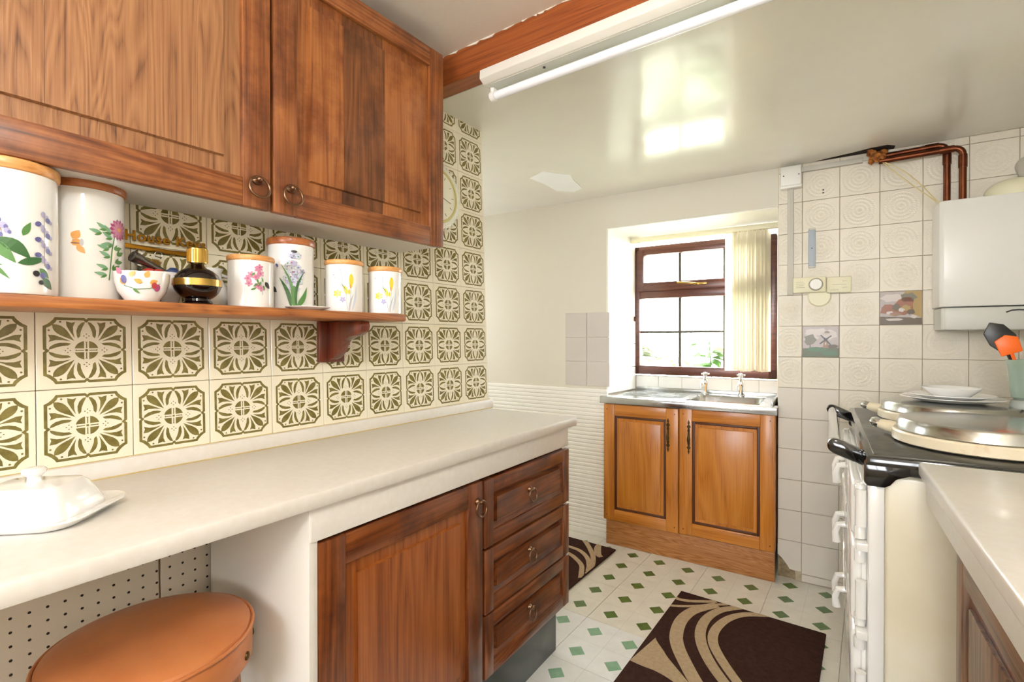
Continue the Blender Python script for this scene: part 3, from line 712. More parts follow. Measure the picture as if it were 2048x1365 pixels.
# ---- bowl, cup and their bits
def bowl_of(name, label, cat, cx, cy, r, h, draw, frac=.62):
    t = thing(name, label, cat, (cx, cy, ZS))
    f = r * frac
    part('bowl', MB().lathe([(f * .9, 0), (f, .003), (f * 1.06, .006), (r * .86, h * .35), (r * .97, h * .7), (r, h), (r - .003, h), (r * .93, h * .7), (r * .8, h * .35), (f * .8, .008), (0, .008)], cx, cy, ZS, 40), 'porcelain', t)
    def rad(hh): 
        k = min(1, max(0, hh / h)); return r * (.70 + .62 * k - .32 * k * k)
    phi = math.atan2(-cy, -cx)
    def tf(s_, hh, lift):
        R = rad(hh) + lift + .0008; a = phi + s_ / r; return (cx + R * math.cos(a), cy + R * math.sin(a), ZS + hh)
    p = Print(tf); draw(p); p.done(t); return t
def fruitprint(p):
    for x, y, a in ((-.02, .045, .8), (.005, .044, 1.2), (.0, .034, 2.7), (.012, .034, .4), (-.03, .03, 2.0)): p.leaf('p_orange', x, y, x + .014 * math.cos(a), y + .014 * math.sin(a), .0045)
    p.leaf('p_pink', -.034, .05, -.045, .062, .005); p.oval('p_magenta', .026, .026, .006, .007); p.oval('p_blue', -.03, .04, .005, .008); p.oval('p_red', .02, .03, .005, .006)
    p.stem('p_green', [(-.03, .028), (-.01, .022), (.012, .024), (.03, .034)], .0006); p.leaf('p_green', -.015, .022, -.004, .014, .002)
bowl_of('porcelain_bowl', 'small white bowl with berries and autumn leaves print', 'bowl', -1.146, .353, .0450, .056, fruitprint)
def pinkprint(p):
    for a in (.4, 1.2, 2.2, 3.3, 4.3, 5.4): p.leaf('p_magenta' if a % 1 > .25 else 'p_pink', -.006, .038, -.006 + .02 * math.cos(a), .038 + .022 * math.sin(a), .0045)
    p.leaf('p_blue', -.004, .03, .0, .006, .003); p.stem('p_red', [(-.03, .064), (.03, .064)], .001)
cup = bowl_of('porcelain_cup', 'white cup with magenta lily print behind the dark bottle', 'cup', -1.238, .415, .0430, .07, pinkprint, .7)
solo('red_clip', MB().ball((-1.223, .389, ZS + .07), .012, (1, 1, .6)).ball((-1.223, .406, ZS + .071), .010, (1, 1, .6)), 'red', 'small red trinket in the lily-print cup', 'trinket', (-1.223, .40, ZS + .066))
solo('blue_cap', MB().lathe([(.006, 0), (.012, .003), (.012, .012), (.006, .018), (0, .018)], -1.238, .438, ZS + .066, 16), 'blue', 'small blue cap lying in the lily-print cup', 'cap', (-1.238, .438, ZS + .066))
T = Matrix.Translation((-1.235, .392, ZS + .086)) @ Matrix.Rotation(1.15, 4, 'X') @ Matrix.Rotation(.2, 4, 'Y')
solo('pocket_torch', MB(T).lathe([(0, -.036), (.007, -.036), (.008, -.03), (.008, .012), (.011, .02), (.012, .034), (.0095, .036), (0, .033)], seg=18), 'silver', 'grey metal pocket torch leaning in the lily-print cup', 'torch', (-1.235, .392, ZS + .06))
# dark round bottle
bt_ = thing('liqueur_bottle', 'round dark bottle with gold band and ribbed gold cap', 'bottle', (-1.15, .452, ZS))
R_ = .0445
body = [(.026, 0), (.028, .004), (.024, .008)] + [(R_ * math.sin(t), .044 - .037 * math.cos(t)) for t in [.55 + k / 14 * 2.2 for k in range(15)]] + [(.013, .083), (.011, .088), (0, .088)]
part('glass_body', MB().lathe(body, -1.15, .452, ZS, 40), 'bottle', bt_)
part('label_band', MB().lathe([(R_ - .0003, .0385), (R_ + .0008, .039), (R_ + .0008, .053), (R_ - .0008, .0535)], -1.15, .452, ZS, 40), 'gold', bt_)
b = MB(); b.lathe([(.015, .086), (.0185, .088), (.0185, .118), (.017, .12), (0, .12)], -1.15, .452, ZS, 32)
for k in range(24):
    a = 2 * PI * k / 24; b.box(-1.15 + .0185 * math.cos(a) - .0008, -1.15 + .0185 * math.cos(a) + .0008, .452 + .0185 * math.sin(a) - .0008, .452 + .0185 * math.sin(a) + .0008, ZS + .09, ZS + .116)
part('ribbed_cap', b, 'gold', bt_)
# half-hidden white jug
jg = thing('cream_jug', 'white jug half hidden behind the dark bottle', 'jug', (-1.250, .520, ZS))
part('jug_body', MB().lathe([(.02, 0), (.03, .003), (.036, .025), (.033, .05), (.022, .07), (.021, .083), (.026, .093), (.024, .093), (.019, .08), (.0, .02)], -1.250, .520, ZS, 32), 'porcelain', jg)
part('jug_handle', MB().tube([(-1.25, .542, ZS + .08), (-1.25, .560, ZS + .076), (-1.25, .565, ZS + .056), (-1.25, .560, ZS + .036), (-1.25, .552, ZS + .03)], .0042), 'porcelain', jg)
p = Print(decal(.034, -1.250, .520, math.atan2(-.52, 1.25), ZS)); p.flower('p_yellow', -.008, .04, .008, 5, 'p_green', .6); p.oval('p_black', -.018, .03, .005, .007); p.leaf('p_green', -.012, .02, .004, .01, .003); p.done(jg)
solo('small_dish', MB().lathe([(.03, 0), (.034, .001), (.052, .007), (.053, .0085), (.048, .0075), (.03, .003), (0, .003)], -1.142, .700, ZS, 40), 'porcelain', 'flat white dish lying in front of the tall hyacinth canister', 'dish', (-1.142, .70, ZS))
# brass key rack with lettering
kr = thing('key_rack', 'brass House Keys rack hung on the printed tiles', 'key rack', (-1.2925, .448, 1.412))
def text_mesh(txt, size, extr):
    cu = bpy.data.curves.new('t', 'FONT'); cu.body = txt; cu.size = size; cu.extrude = extr; cu.bevel_depth = size * .02; cu.offset = size * .012
    cu.space_character = 1.12
    o = bpy.data.objects.new('t', cu); C.objects.link(o); bpy.context.view_layer.update()
    me = bpy.data.meshes.new_from_object(o.evaluated_get(bpy.context.evaluated_depsgraph_get())); bpy.data.objects.remove(o); return me
tx = text_mesh('House Keys', .030, .0015)
xs = [v.co.x for v in tx.vertices]; k = .158 / (max(xs) - min(xs)); x0 = min(xs)
for v in tx.vertices: v.co = ((v.co.z + .004) - 0, (v.co.x - x0) * k + .366 - .448, v.co.y * 1.0 + .0135)
tx.materials.clear(); tx.materials.append(M['signbrass'])
link('lettering', tx, kr)
b = MB(); b.prism([(.366, 1.408), (.40, 1.406), (.45, 1.404), (.49, 1.404), (.53, 1.404), (.53, 1.413), (.49, 1.415), (.45, 1.414), (.40, 1.416), (.366, 1.418)], 'x', -1.2925, -1.289, .001)
part('backplate', b, 'signbrass', kr)
for yy in (.385, .42, .455, .49, .52): part('hook', MB().tube([(-1.290, yy, 1.408), (-1.285, yy, 1.404), (-1.279, yy, 1.400), (-1.276, yy, 1.405)], .0016, 6), 'gold', kr)
def key(yy, label, rot=0, h=.052):
    T = Matrix.Translation((-1.276, yy, 1.404)) @ Matrix.Rotation(rot, 4, 'X')
    o = thing('door_key', label, 'key', (-1.281, yy, 1.37), group=None)
    b = MB(T); b.ring((0, 0, -.006), .007, .0009, 'x', 16); part('split_ring', b, 'silver', o)
    pts = [(.010 * math.cos(a), -.022 + .0095 * math.sin(a)) for a in [2 * PI * k / 14 for k in range(14)]]
    b = MB(T); b.prism(pts, 'x', -.001, .001); b.box(-.001, .001, -.0035, .0035, -h, -.03)
    for q in (.036, .042, .047): b.box(-.001, .001, .003, .0058, -q - .002, -q)
    part('key_blank', b, 'chrome', o)
key(.386, 'pale steel key hanging leftmost on the brass rack', .05); key(.425, 'steel key on a ring hanging mid rack above the bowl', -.25, .045)
# ---- lace-edged clock beyond the cabinet
ck = thing('wall_clock', 'round pale wall clock with lacy rim, half hidden by the cabinet', 'clock', (-1.296, 1.315, 1.745))
T = Matrix.Translation((-1.305, 1.315, 1.745)) @ Matrix.Rotation(PI / 2 - .0345, 4, 'Y')
part('face', MB(T).lathe([(0, .012), (.096, .012), (.1, .010), (.1, 0)], seg=48), 'clockface', ck, sharp=.5)
part('gilt_line', MB(T).lathe([(.093, .0118), (.0945, .0145), (.102, .0145), (.1035, .0118)], seg=48), 'pale_gold', ck)
b = MB(T); b.lathe([(.1, .004), (.104, .010), (.125, .006), (.127, .002), (.1, .001)], seg=48)
for k in range(36):
    a = 2 * PI * k / 36; b.ball((.127 * math.cos(a), .127 * math.sin(a), .005), .007, (1, 1, .6), sub=1)
part('lacy_rim', b, 'clockrim', ck)
b = MB(T)
for k in range(12):
    a = 2 * PI * k / 12; c, s_ = math.cos(a), math.sin(a); part('hour_mark', MB(T).tube([(.072 * c, .072 * s_, .0124), (.083 * c, .083 * s_, .0124)], .0012, 5), 'softink', ck)
b = MB(T); b.tube([(0, 0, .014), (-.05, .02, .014)], .0014, 6).tube([(0, 0, .0145), (.02, .066, .0145)], .0011, 6); part('hands', b, 'ink', ck)

# ---- worktop with upstand
wt = thing('worktop', 'long cream laminate worktop with upstand below the printed tiles', 'worktop', (-.2, -.4, .89), LF)
part('top', MB().prism([(.017, .552), (.017, -1.95), (-.478, -1.95), (-.404, .552)], 'z', .892, .925, .007), 'laminate', wt)
b = MB(); b.V = []
part('front_apron', MB().box(-.02, .003, -.525, .505, .826, .8915, .002), 'laminate', wt, 'plain cream strip below the front edge')
up = MB(); up.prism([(-1.266, -.9), (-1.266, 1.612), (-1.286, 1.612), (-1.286, -.9)], 'z', .9255, .96, .002)
iv = LF.inverted(); up.V = [tuple(iv @ Vector(v)) for v in up.V]
part('upstand', up, 'laminate', wt)
M['seal'] = mat('yellowed_sealant', (206, 182, 118), .6)
for zz, xx in ((.9258, -1.2648), (.9605, -1.2815)):
    sl = MB().tube([(xx, -.9, zz), (xx, 1.606, zz)], .0016, 6); sl.V = [tuple(iv @ Vector(v)) for v in sl.V]
    part('sealant_line', sl, 'seal', wt)
# ---- base cabinet
bc = thing('base_cabinet', 'dark red-oak base unit with one door and three drawers', 'cabinet', (-.2, 0, 0), LF)
b = MB(); b.box(-.365, -.022, -.508, .505, .25, .826); part('carcass', b, 'redz', bc)
part('side_panel', MB().box(-.385, -.001, -.527, -.509, 0, .8915, .001), 'whiteboard', bc, 'white melamine side panel')
part('kickboard', MB().box(-.118, -.10, -.509, .60, 0, .249, .001), 'kick', bc, 'black plinth board')
d = panel_door(bc, 'door', 0, -.507, .006, .232, .818, .062, ('redz', 'redy', 'redlight'), field_in=.03)
torus_handle(d, 0, -.020, .767, .021)
for z0, z1 in ((.622, .814), (.435, .615), (.252, .430)):
    y0, y1, fw = .016, .518, .042
    dr = part('drawer', MB().box(-.02, -.0155, y0 + .003, y1 - .003, z0 + .003, z1 - .003), 'redy', bc)
    for a, c in ((y0, y0 + fw), (y1 - fw, y1)): part('stile', MB().box(-.02, 0, a, c, z0, z1, .003), 'redz', dr)
    for a, c in ((z0, z0 + fw), (z1 - fw, z1)): part('rail', MB().box(-.02, -.0004, y0 + fw - .001, y1 - fw + .001, a, c, .003), 'redy', dr)
    a0, a1, c0, c1 = y0 + fw, y1 - fw, z0 + fw, z1 - fw; i = .016
    bb = MB(); x = 0
    bb.V = [(-.0065, a0, c0), (-.0065, a1, c0), (-.0065, a1, c1), (-.0065, a0, c1), (-.015, a0 + i, c0 + i), (-.015, a1 - i, c0 + i), (-.015, a1 - i, c1 - i), (-.015, a0 + i, c1 - i),
            (-.003, a0 + i + .003, c0 + i + .003), (-.003, a1 - i - .003, c0 + i + .003), (-.003, a1 - i - .003, c1 - i - .003), (-.003, a0 + i + .003, c1 - i - .003)]
    bb.F = [(list(f), 0) for f in [(0, 1, 5, 4), (1, 2, 6, 5), (2, 3, 7, 6), (3, 0, 4, 7), (4, 5, 9, 8), (5, 6, 10, 9), (6, 7, 11, 10), (7, 4, 8, 11), (8, 9, 10, 11)]]
    part('raised_panel', bb, 'redy', dr)
    torus_handle(dr, -.004, .252, (z0 + z1) / 2 + .014, .0205)
# ---- pegboard at the back of the knee space
pb = thing('pegboard', 'white pegboard lining the knee space under the worktop', 'pegboard', (0, .2, -H), LW)
for y0, y1 in ((.424, .53), (-.3, .42), (-1.0, -.304)): part('panel', MB().box(.001, .008, y0, y1, .004 - H, .886 - H, .001, 1), 'peg', pb)
# ---- stool
SX, SY, SZ, SR = -1.030, .331, .690, .157
st = thing('stool', 'round tan leatherette stool tucked under the worktop', 'stool', (SX, SY, 0))
part('seat', MB().lathe([(SR * .96, SZ - .075), (SR, SZ - .072), (SR * 1.003, SZ - .045), (SR * .998, SZ - .017), (SR * .97, SZ - .008), (SR * .85, SZ), (SR * .6, SZ + .004), (SR * .3, SZ + .006), (0, SZ + .0065)], SX, SY, 0, 72), 'leather', st)
part('piping', MB().ring((SX, SY, SZ - .014), SR + .001, .0032, 'z', 72), 'leather', st)
b = MB()
for k in range(12):
    a = 2 * PI * (k + .45) / 12; T = Matrix.Translation((SX + (SR + .001) * math.cos(a), SY + (SR + .001) * math.sin(a), SZ - .056)) @ Matrix.Rotation(a, 4, 'Z') @ Matrix.Rotation(PI / 2, 4, 'Y')
    part('stud', MB(T).lathe([(.0075, -.001), (.007, .002), (.004, .0035), (0, .004)], seg=12), 'darkbrass', st)
part('seat_base', MB().lathe([(SR * .9, SZ - .095), (SR * .93, SZ - .0755), (0, SZ - .0755)], SX, SY, 0, 48), 'stoolwood', st)
for k in range(4):
    a = PI / 4 + k * PI / 2 + .25; c, s_ = math.cos(a), math.sin(a)
    part('leg', MB().tube([(SX + .115 * c, SY + .115 * s_, SZ - .09), (SX + .17 * c, SY + .17 * s_, 0)], [.02, .015], 12), 'stoolwood', st)
b = MB(); b.ring((SX, SY, .25), .148, .011, 'z', 40); part('foot_ring', b, 'stoolwood', st)
# ---- butter dish
bd = thing('butter_dish', 'white porcelain butter dish with knobbed lid on the worktop', 'butter dish', (-1.073, .186, .925))
def rrect(cx, cy, hx, hy, r, z, n=5, rot=0):
    P_ = []
    for sx, sy, a0 in ((1, 1, 0), (-1, 1, PI / 2), (-1, -1, PI), (1, -1, 1.5 * PI)):
        for k in range(n + 1):
            a = a0 + k / n * PI / 2; P_.append((sx * (hx - r) + r * math.cos(a), sy * (hy - r) + r * math.sin(a)))
    c, s_ = math.cos(rot), math.sin(rot)
    return [(cx + x * c - y * s_, cy + x * s_ + y * c, z) for x, y in P_]
def loft(rings, cap0=True, cap1=True):
    b = MB(); n = len(rings[0])
    for r_ in rings: b.V += [tuple(p_) for p_ in r_]
    for j in range(len(rings) - 1):
        for k in range(n): b.F.append(([j * n + k, j * n + (k + 1) % n, (j + 1) * n + (k + 1) % n, (j + 1) * n + k], 0))
    if cap0: b.F.append((list(range(n))[::-1], 0))
    if cap1: b.F.append(([(len(rings) - 1) * n + k for k in range(n)], 0))
    return b
BX, BY, ro = -1.073, .186, PI / 4
part('tray', loft([rrect(BX, BY, .08, .068, .03, .9255, rot=ro), rrect(BX, BY, .088, .074, .034, .929, rot=ro), rrect(BX, BY, .10, .085, .04, .939, rot=ro), rrect(BX, BY, .10, .085, .04, .942, rot=ro), rrect(BX, BY, .08, .066, .03, .936, rot=ro)]), 'porcelain', bd)
part('lid', loft([rrect(BX, BY, .074, .062, .022, .936, rot=ro), rrect(BX, BY, .073, .061, .022, .944, rot=ro), rrect(BX, BY, .058, .046, .02, .977, rot=ro), rrect(BX, BY, .052, .04, .018, .983, rot=ro), rrect(BX, BY, .03, .02, .012, .985, rot=ro)]), 'porcelain', bd)
part('knob', MB().lathe([(.009, .983), (.0085, .993), (.015, .999), (.0155, 1.004), (.012, 1.007), (0, 1.008)], BX - .0, BY + .0, 0, 20), 'porcelain', bd)

# ================================================================== sink wall
WY = .40                                    # window plane behind the wall face
w1 = struct('window_1', MB().box(-1.0, -.142, WY + .045, WY + .05, .975, 1.826), 'glass', FAR)   # the glazing plane
def fr(name, u0, u1, z0, z1, y0=WY, y1=WY + .065, m='upvc', bev=.004, par=None):
    return part(name, MB().box(u0, u1, y0, y1, z0, z1, bev), m, par or w1)
fr('jamb', -1.0, -.955, .975, 1.826); fr('jamb', -.187, -.142, .975, 1.826)
fr('head', -1.0, -.142, 1.787, 1.826); fr('sill_bar', -1.0, -.142, .975, 1.032); fr('transom', -.956, -.186, 1.478, 1.535)
# top-hung vent sash
fr('vent_sash', -.97, -.924, 1.525, 1.80, WY - .012, WY + .05); fr('vent_sash', -.218, -.172, 1.525, 1.80, WY - .012, WY + .05)
fr('vent_sash', -.925, -.217, 1.766, 1.80, WY - .012, WY + .05); fr('vent_sash', -.925, -.217, 1.525, 1.583, WY - .012, WY + .05)
for u in (-.7, -.43): fr('glazing_bar', u - .008, u + .008, 1.58, 1.77, WY + .035, WY + .056, 'lead', .001); fr('glazing_bar', u - .008, u + .008, 1.03, 1.48, WY + .035, WY + .056, 'lead', .001)
fr('glazing_bar', -.956, -.186, 1.249, 1.264, WY + .036, WY + .055, 'lead', .001)
b = MB(); b.box(-.60, -.565, WY - .026, WY - .012, 1.55, 1.566, .003).tube([(-.58, WY - .03, 1.558), (-.60, WY - .04, 1.56), (-.66, WY - .042, 1.567), (-.70, WY - .04, 1.57)], .0055, 8).box(-.57, -.52, WY - .038, WY - .028, 1.55, 1.562, .003)
part('window_handle', b, 'gold', w1, 'brass window stay handle')
# ---- vertical blind
vb = thing('vertical_blind', 'cream vertical blind drawn to the right of the window', 'blind', (-.2, WY - .05, 1.02), FAR)
part('headrail', MB().box(-1.005, -.12, WY - .085, WY - .045, 1.842, 1.874, .004), 'creamplastic', vb)
for k in range(13):
    u = -.372 + k * .0158; T = Matrix.Translation((u, WY - .062, 0)) @ Matrix.Rotation((.35 if k == 0 else 1.22 + .1 * math.sin(k * 2.3)), 4, 'Z')
    b = MB(); n = 6; W_ = .040
    for side in (0, 1):
        for zz in (1.022 + .004 * math.sin(k), 1.842):
            for q in range(n + 1):
                t = q / n * 2 - 1; b.V.append(tuple(T @ Vector((t * W_, .006 * (1 - t * t) + side * .0007, zz))))
    m_ = n + 1
    for q in range(n):
        b.F.append(([q, q + 1, m_ + q + 1, m_ + q], 0)); b.F.append(([2 * m_ + q, 3 * m_ + q, 3 * m_ + q + 1, 2 * m_ + q + 1], 0))
    part('slat', b, 'slat', vb)
b = MB(); b.tube([(-.372 + k * .0158, WY - .075, 1.03 + .006 * (k % 2)) for k in range(13)], .0016, 5); part('bead_chain', b, 'plastic', vb)
# ---- sink top
ss = thing('kitchen_sink', 'stainless steel sink top set into the window recess', 'sink', (-.55, .1, .86), FAR)
U0, U1, V0, V1, ZT = -1.03, -.1, -.10, .405, .87
bu0, bu1, bv0, bv1 = -.56, -.19, -.02, .31       # bowl opening
b = MB()
def q4(a, c, d, e, z): b.face([(a, d, z), (c, d, z), (c, e, z), (a, e, z)])
q4(-.975, bu0, V0, V1, ZT); q4(bu1, -.125, V0, V1, ZT); q4(bu0, bu1, V0, bv0, ZT); q4(bu0, bu1, bv1, V1, ZT)
q4(U0, -.975, V0, -.008, ZT); q4(-.125, U1, V0, -.008, ZT)
part('deck', b, 'steel', ss)
part('front_edge', MB().box(U0, U1, V0 - .012, V0 + .001, ZT - .038, ZT + .001, .005), 'steel', ss)
part('end_edge', MB().box(U0 - .001, U0 + .002, V0, -.009, ZT - .034, ZT), 'steel', ss)
rg = [rrect((bu0 + bu1) / 2, (bv0 + bv1) / 2, (bu1 - bu0) / 2, (bv1 - bv0) / 2, .05, ZT), rrect((bu0 + bu1) / 2, (bv0 + bv1) / 2, (bu1 - bu0) / 2 - .006, (bv1 - bv0) / 2 - .006, .05, ZT - .012),
      rrect((bu0 + bu1) / 2, (bv0 + bv1) / 2, (bu1 - bu0) / 2 - .02, (bv1 - bv0) / 2 - .02, .05, ZT - .15), rrect((bu0 + bu1) / 2, (bv0 + bv1) / 2, .05, .05, .03, ZT - .165)]
part('bowl', loft([r_[::-1] for r_ in rg], False, True), 'steel', ss)
part('rear_upstand', MB().box(-.975, -.128, V1 - .008, V1 + .004, ZT - .002, ZT + .022, .003), 'steel', ss)
part('side_upstand', MB().box(-.138, -.128, .0, V1, ZT - .002, ZT + .018, .003), 'steel', ss)
for k in range(6): part('drainer_rib', MB().box(-.94, -.60, .04 + k * .045, .05 + k * .045, ZT, ZT + .002, .0008, 1), 'steel', ss)
def tap(u, label):
    y = .345; t = thing('pillar_tap', label, 'tap', (u, y, ZT), FAR, 'sink taps')
    part('body', MB().lathe([(.021, .0005), (.021, .006), (.012, .01), (.0115, .05), (.015, .06), (.015, .085), (.011, .092), (.009, .1), (0, .1)], u, y, ZT, 20), 'chrome', t)
    part('spout', MB().tube([(u, y - .008, ZT + .07), (u, y - .04, ZT + .082), (u, y - .075, ZT + .08), (u, y - .095, ZT + .066), (u, y - .1, ZT + .045)], [.011, .0105, .010, .0095, .009], 12), 'chrome', t)
    b = MB(); b.lathe([(.007, .098), (.007, .112), (.014, .116), (.016, .126), (.013, .136), (0, .138)], u, y, ZT, 16)
    for a in range(4): c, s_ = math.cos(a * PI / 2 + .4), math.sin(a * PI / 2 + .4); b.tube([(u + .008 * c, y + .008 * s_, ZT + .124), (u + .024 * c, y + .024 * s_, ZT + .124)], [.006, .0048], 8)
    part('cross_head', b, 'chrome', t)
tap(-.525, 'chrome pillar tap nearer the middle of the sink'); tap(-.325, 'chrome pillar tap in front of the blind')
# ---- sink unit
su = thing('sink_cabinet', 'honey oak two-door unit under the sink', 'cabinet', (-.56, -.06, 0), FAR)
part('carcass', MB().box(-1.0, -.112, -.075, .38, .14, ZT - .036), 'honeyz', su)
part('plinth', MB().box(-.995, -.112, -.088, -.07, .001, .146, .001), 'plinth', su)
def far_door(u0, u1, z0, z1, hand):
    fw, y = .066, -.098
    d = part('door', MB().box(u0 + .004, u1 - .004, y + .011, y + .021, z0 + .004, z1 - .004), 'honeyz', su)
    for a, c in ((u0, u0 + fw), (u1 - fw, u1)): part('stile', MB().box(a, c, y, y + .021, z0, z1, .004), 'honeyz', d)
    for a, c in ((z0, z0 + fw), (z1 - fw, z1)): part('rail', MB().box(u0 + fw - .001, u1 - fw + .001, y + .0004, y + .021, a, c, .004), 'honeyx', d)
    a0, a1, c0, c1 = u0 + fw, u1 - fw, z0 + fw, z1 - fw
    bb = MB()
    for (p0, p1, r0, r1) in ((a0, a0 + .014, c0, c1), (a1 - .014, a1, c0, c1), (a0 + .014, a1 - .014, c0, c0 + .014), (a0 + .014, a1 - .014, c1 - .014, c1)): bb.box(p0, p1, y + .004, y + .0115, r0, r1, .003, 2)
    part('moulding', bb, 'honeydark', d, 'dark rubbed moulding')
    i = .03
    part('raised_panel', MB().box(a0 + i, a1 - i, y + .003, y + .012, c0 + i, c1 - i, .003), 'honeyz', d)
    part('panel_border', MB().box(a0 + .014, a1 - .014, y + .0075, y + .012, c0 + .014, c1 - .014), 'honeyz', d)
    hu = hand; zc = (.774 + .579) / 2 + .004; hb = MB()
    for sg in (1, -1):
        for k in range(3):
            w_ = (.008, .011, .006)[k]; zz = zc + sg * (.038 + k * .021)
            hb.prism([(hu, zz - sg * .014), (hu + w_, zz - sg * .004), (hu + w_ * .5, zz + sg * .005), (hu, zz + sg * .014), (hu - w_ * .5, zz + sg * .005), (hu - w_, zz - sg * .004)], 'y', y - .003, y - .0002)
    hb.box(hu - .005, hu + .005, y - .003, y - .0002, zc - .05, zc + .05, .001, 1)
    ho = part('handle_plate', hb, 'darkbrass', d)
    part('drop_pull', MB().lathe([(0, -.03), (.006, -.027), (.0085, -.012), (.006, .004), (.004, .014), (.005, .02), (.003, .026), (0, .028)], hu, y - .010, zc, 14), 'darkbrass', d)
    b2 = MB()
    for a in (u0 + .02, u1 - .02):
        for c in (z0 + .03, z1 - .03): b2.lathe([(.0035, 0), (.003, .001), (0, .001)], T=Matrix.Translation((a, y, c)) @ Matrix.Rotation(PI / 2, 4, 'X'), seg=8)
    part('dowel_pegs', b2, 'honeydark', d)
far_door(-1.008, -.5775, .146, .828, -.632); far_door(-.5705, -.112, .150, .833, -.522)

# ---- electrics and pipes on the tiles
jb = thing('junction_box', 'white electrical box with trunking high beside the window', 'junction box', (-.05, -.01, 1.96), FAR)
part('box_body', MB().box(-.092, -.004, -.05, -.0095, 1.968, 2.066, .004), 'plastic', jb)
part('box_foot', MB().box(-.094, -.002, -.054, -.0095, 1.958, 1.972, .003), 'plastic', jb)
b = MB()
for u in (-.08, -.014): b.lathe([(.003, 0), (.003, .0015), (0, .0015)], T=Matrix.Translation((u, -.05, 2.02)) @ Matrix.Rotation(PI / 2, 4, 'X'), seg=8)
part('screws', b, 'ink', jb)
part('down_conduit', MB().box(-.064, -.038, -.026, -.0095, 1.43, 1.958, .002), 'greyplastic', jb)
part('level_trunking', MB().box(-.004, .243, -.03, -.0095, 2.034, 2.058, .002), 'greyplastic', jb)
gs = thing('strip_holder', 'slim blue-grey plastic strip screwed to the tiles', 'wall holder', (.041, -.01, 1.56), FAR)
part('strip', MB().box(.026, .056, -.02, -.0095, 1.559, 1.752, .003), 'bluegrey', gs)
b = MB(); b.box(.026, .056, -.0215, -.0195, 1.744, 1.752, .001, 1).box(.026, .056, -.0215, -.0195, 1.559, 1.567, .001, 1); part('end_caps', b, 'greyplastic', gs)
part('screw', MB().lathe([(.003, 0), (0, .001)], T=Matrix.Translation((.041, -.02, 1.655)) @ Matrix.Rotation(PI / 2, 4, 'X'), seg=8), 'ink', gs)
th = thing('heating_timer', 'yellowed heating timer with round dial on the tiles', 'heating timer', (.03, -.01, 1.435), FAR)
part('case', MB().box(-.038, .099, -.042, -.0095, 1.437, 1.512, .004), 'creamplastic', th)
T = Matrix.Translation((.058, -.042, 1.475)) @ Matrix.Rotation(PI / 2, 4, 'X')
part('dial', MB(T).lathe([(.029, 0), (.029, .003), (.026, .005), (.024, .012), (0, .013)], seg=32), 'plastic', th)
part('dial_ring', MB(T).lathe([(.0285, .0015), (.0305, .0015), (.0305, .0035), (.0285, .0045)], seg=32), 'softink', th)
b = MB()
for k in range(4): b.box(-.026, .012 - .006 * (k % 2), -.0424, -.0418, 1.462 + k * .009, 1.4632 + k * .009)
part('printed_lines', b, 'softink', th)
rs = thing('room_switch', 'yellowed switch plate beside the heating timer', 'switch', (.15, -.01, 1.435), FAR)
part('plate', MB().box(.102, .2, -.03, -.0095, 1.432, 1.508, .004), 'creamplastic', rs)
b = MB(); b.box(.125, .18, -.0304, -.0298, 1.47, 1.4712).box(.165, .182, -.0304, -.0298, 1.485, 1.4862).box(.165, .185, -.0304, -.0298, 1.455, 1.4562).box(.118, .15, -.0304, -.0298, 1.445, 1.4462); part('printed_lines', b, 'softink', rs)
T = Matrix.Translation((.072, -.0095, 1.418)) @ Matrix.Rotation(PI / 2, 4, 'X')
solo('round_blanking_plate', MB(T).lathe([(.05, 0), (.05, .004), (.044, .009), (0, .011)], seg=36), 'creamplastic', 'round cream plate below the heating timer', 'plate cover', (.072, -.0095, 1.37), FAR)
solo('wall_plugs', MB(Matrix.Translation((.087, -.0088, 1.936)) @ Matrix.Rotation(PI / 2, 4, 'X')).lathe([(.004, 0), (.003, .001), (0, .001)], seg=8).lathe([(.004, 0), (.003, .001), (0, .001)], cy=-.014, seg=8), 'ink', 'pair of dark wall plugs in the upper tiles', 'wall plug', (.087, -.009, 1.93), FAR)
def arc(c, r, a0, a1, n=6, y=0): return [(c[0] + r * math.cos(a0 + (a1 - a0) * k / n), y, c[1] + r * math.sin(a0 + (a1 - a0) * k / n)) for k in range(n + 1)]
def pipe(label, u_end, zt, y, z_bot, r=.0125):
    t = thing('copper_pipe', label, 'pipe', (u_end, y, z_bot), FAR, 'boiler pipes')
    path = [(.30, y, zt - .006)] + [(u_end - .03, y, zt)] + arc((u_end - .03, zt - .03), .03, PI / 2, 0, 6, y)[1:] + [(u_end, y, z_bot)]
    part('pipe_run', MB().tube(path, r, 14), 'copper', t)
    b = MB(); b.tube([(u_end - .075, y, zt - .0006), (u_end - .028, y, zt)], r + .0025, 14).tube([(u_end, y, zt - .085), (u_end, y, zt - .032)], r + .0025, 14); part('elbow_collars', b, 'copper', t)
    part('nut', MB().lathe([(.02, 0), (.021, .004), (.021, .014), (.016, .02), (.0125, .021)], u_end, y, z_bot - .004, 6), 'copper', t)
    return t
pipe('upper copper pipe from the ceiling hole to the boiler', .540, 2.052, -.030, 1.792)
pipe('lower copper pipe in front, from the ceiling hole to the boiler', .586, 2.022, -.062, 1.784)
b = MB()
random.seed(9)
for k in range(16): b.ball((.265 + random.random() * .055, -.03 - random.random() * .04, 2.025 + random.random() * .055), random.uniform(.009, .019), (1, 1, random.uniform(.7, 1.5)), sub=1)
solo('pipe_lagging', b, 'insul', 'clump of crumbling orange lagging at the ceiling hole', 'lagging', (.29, -.05, 2.02), FAR)
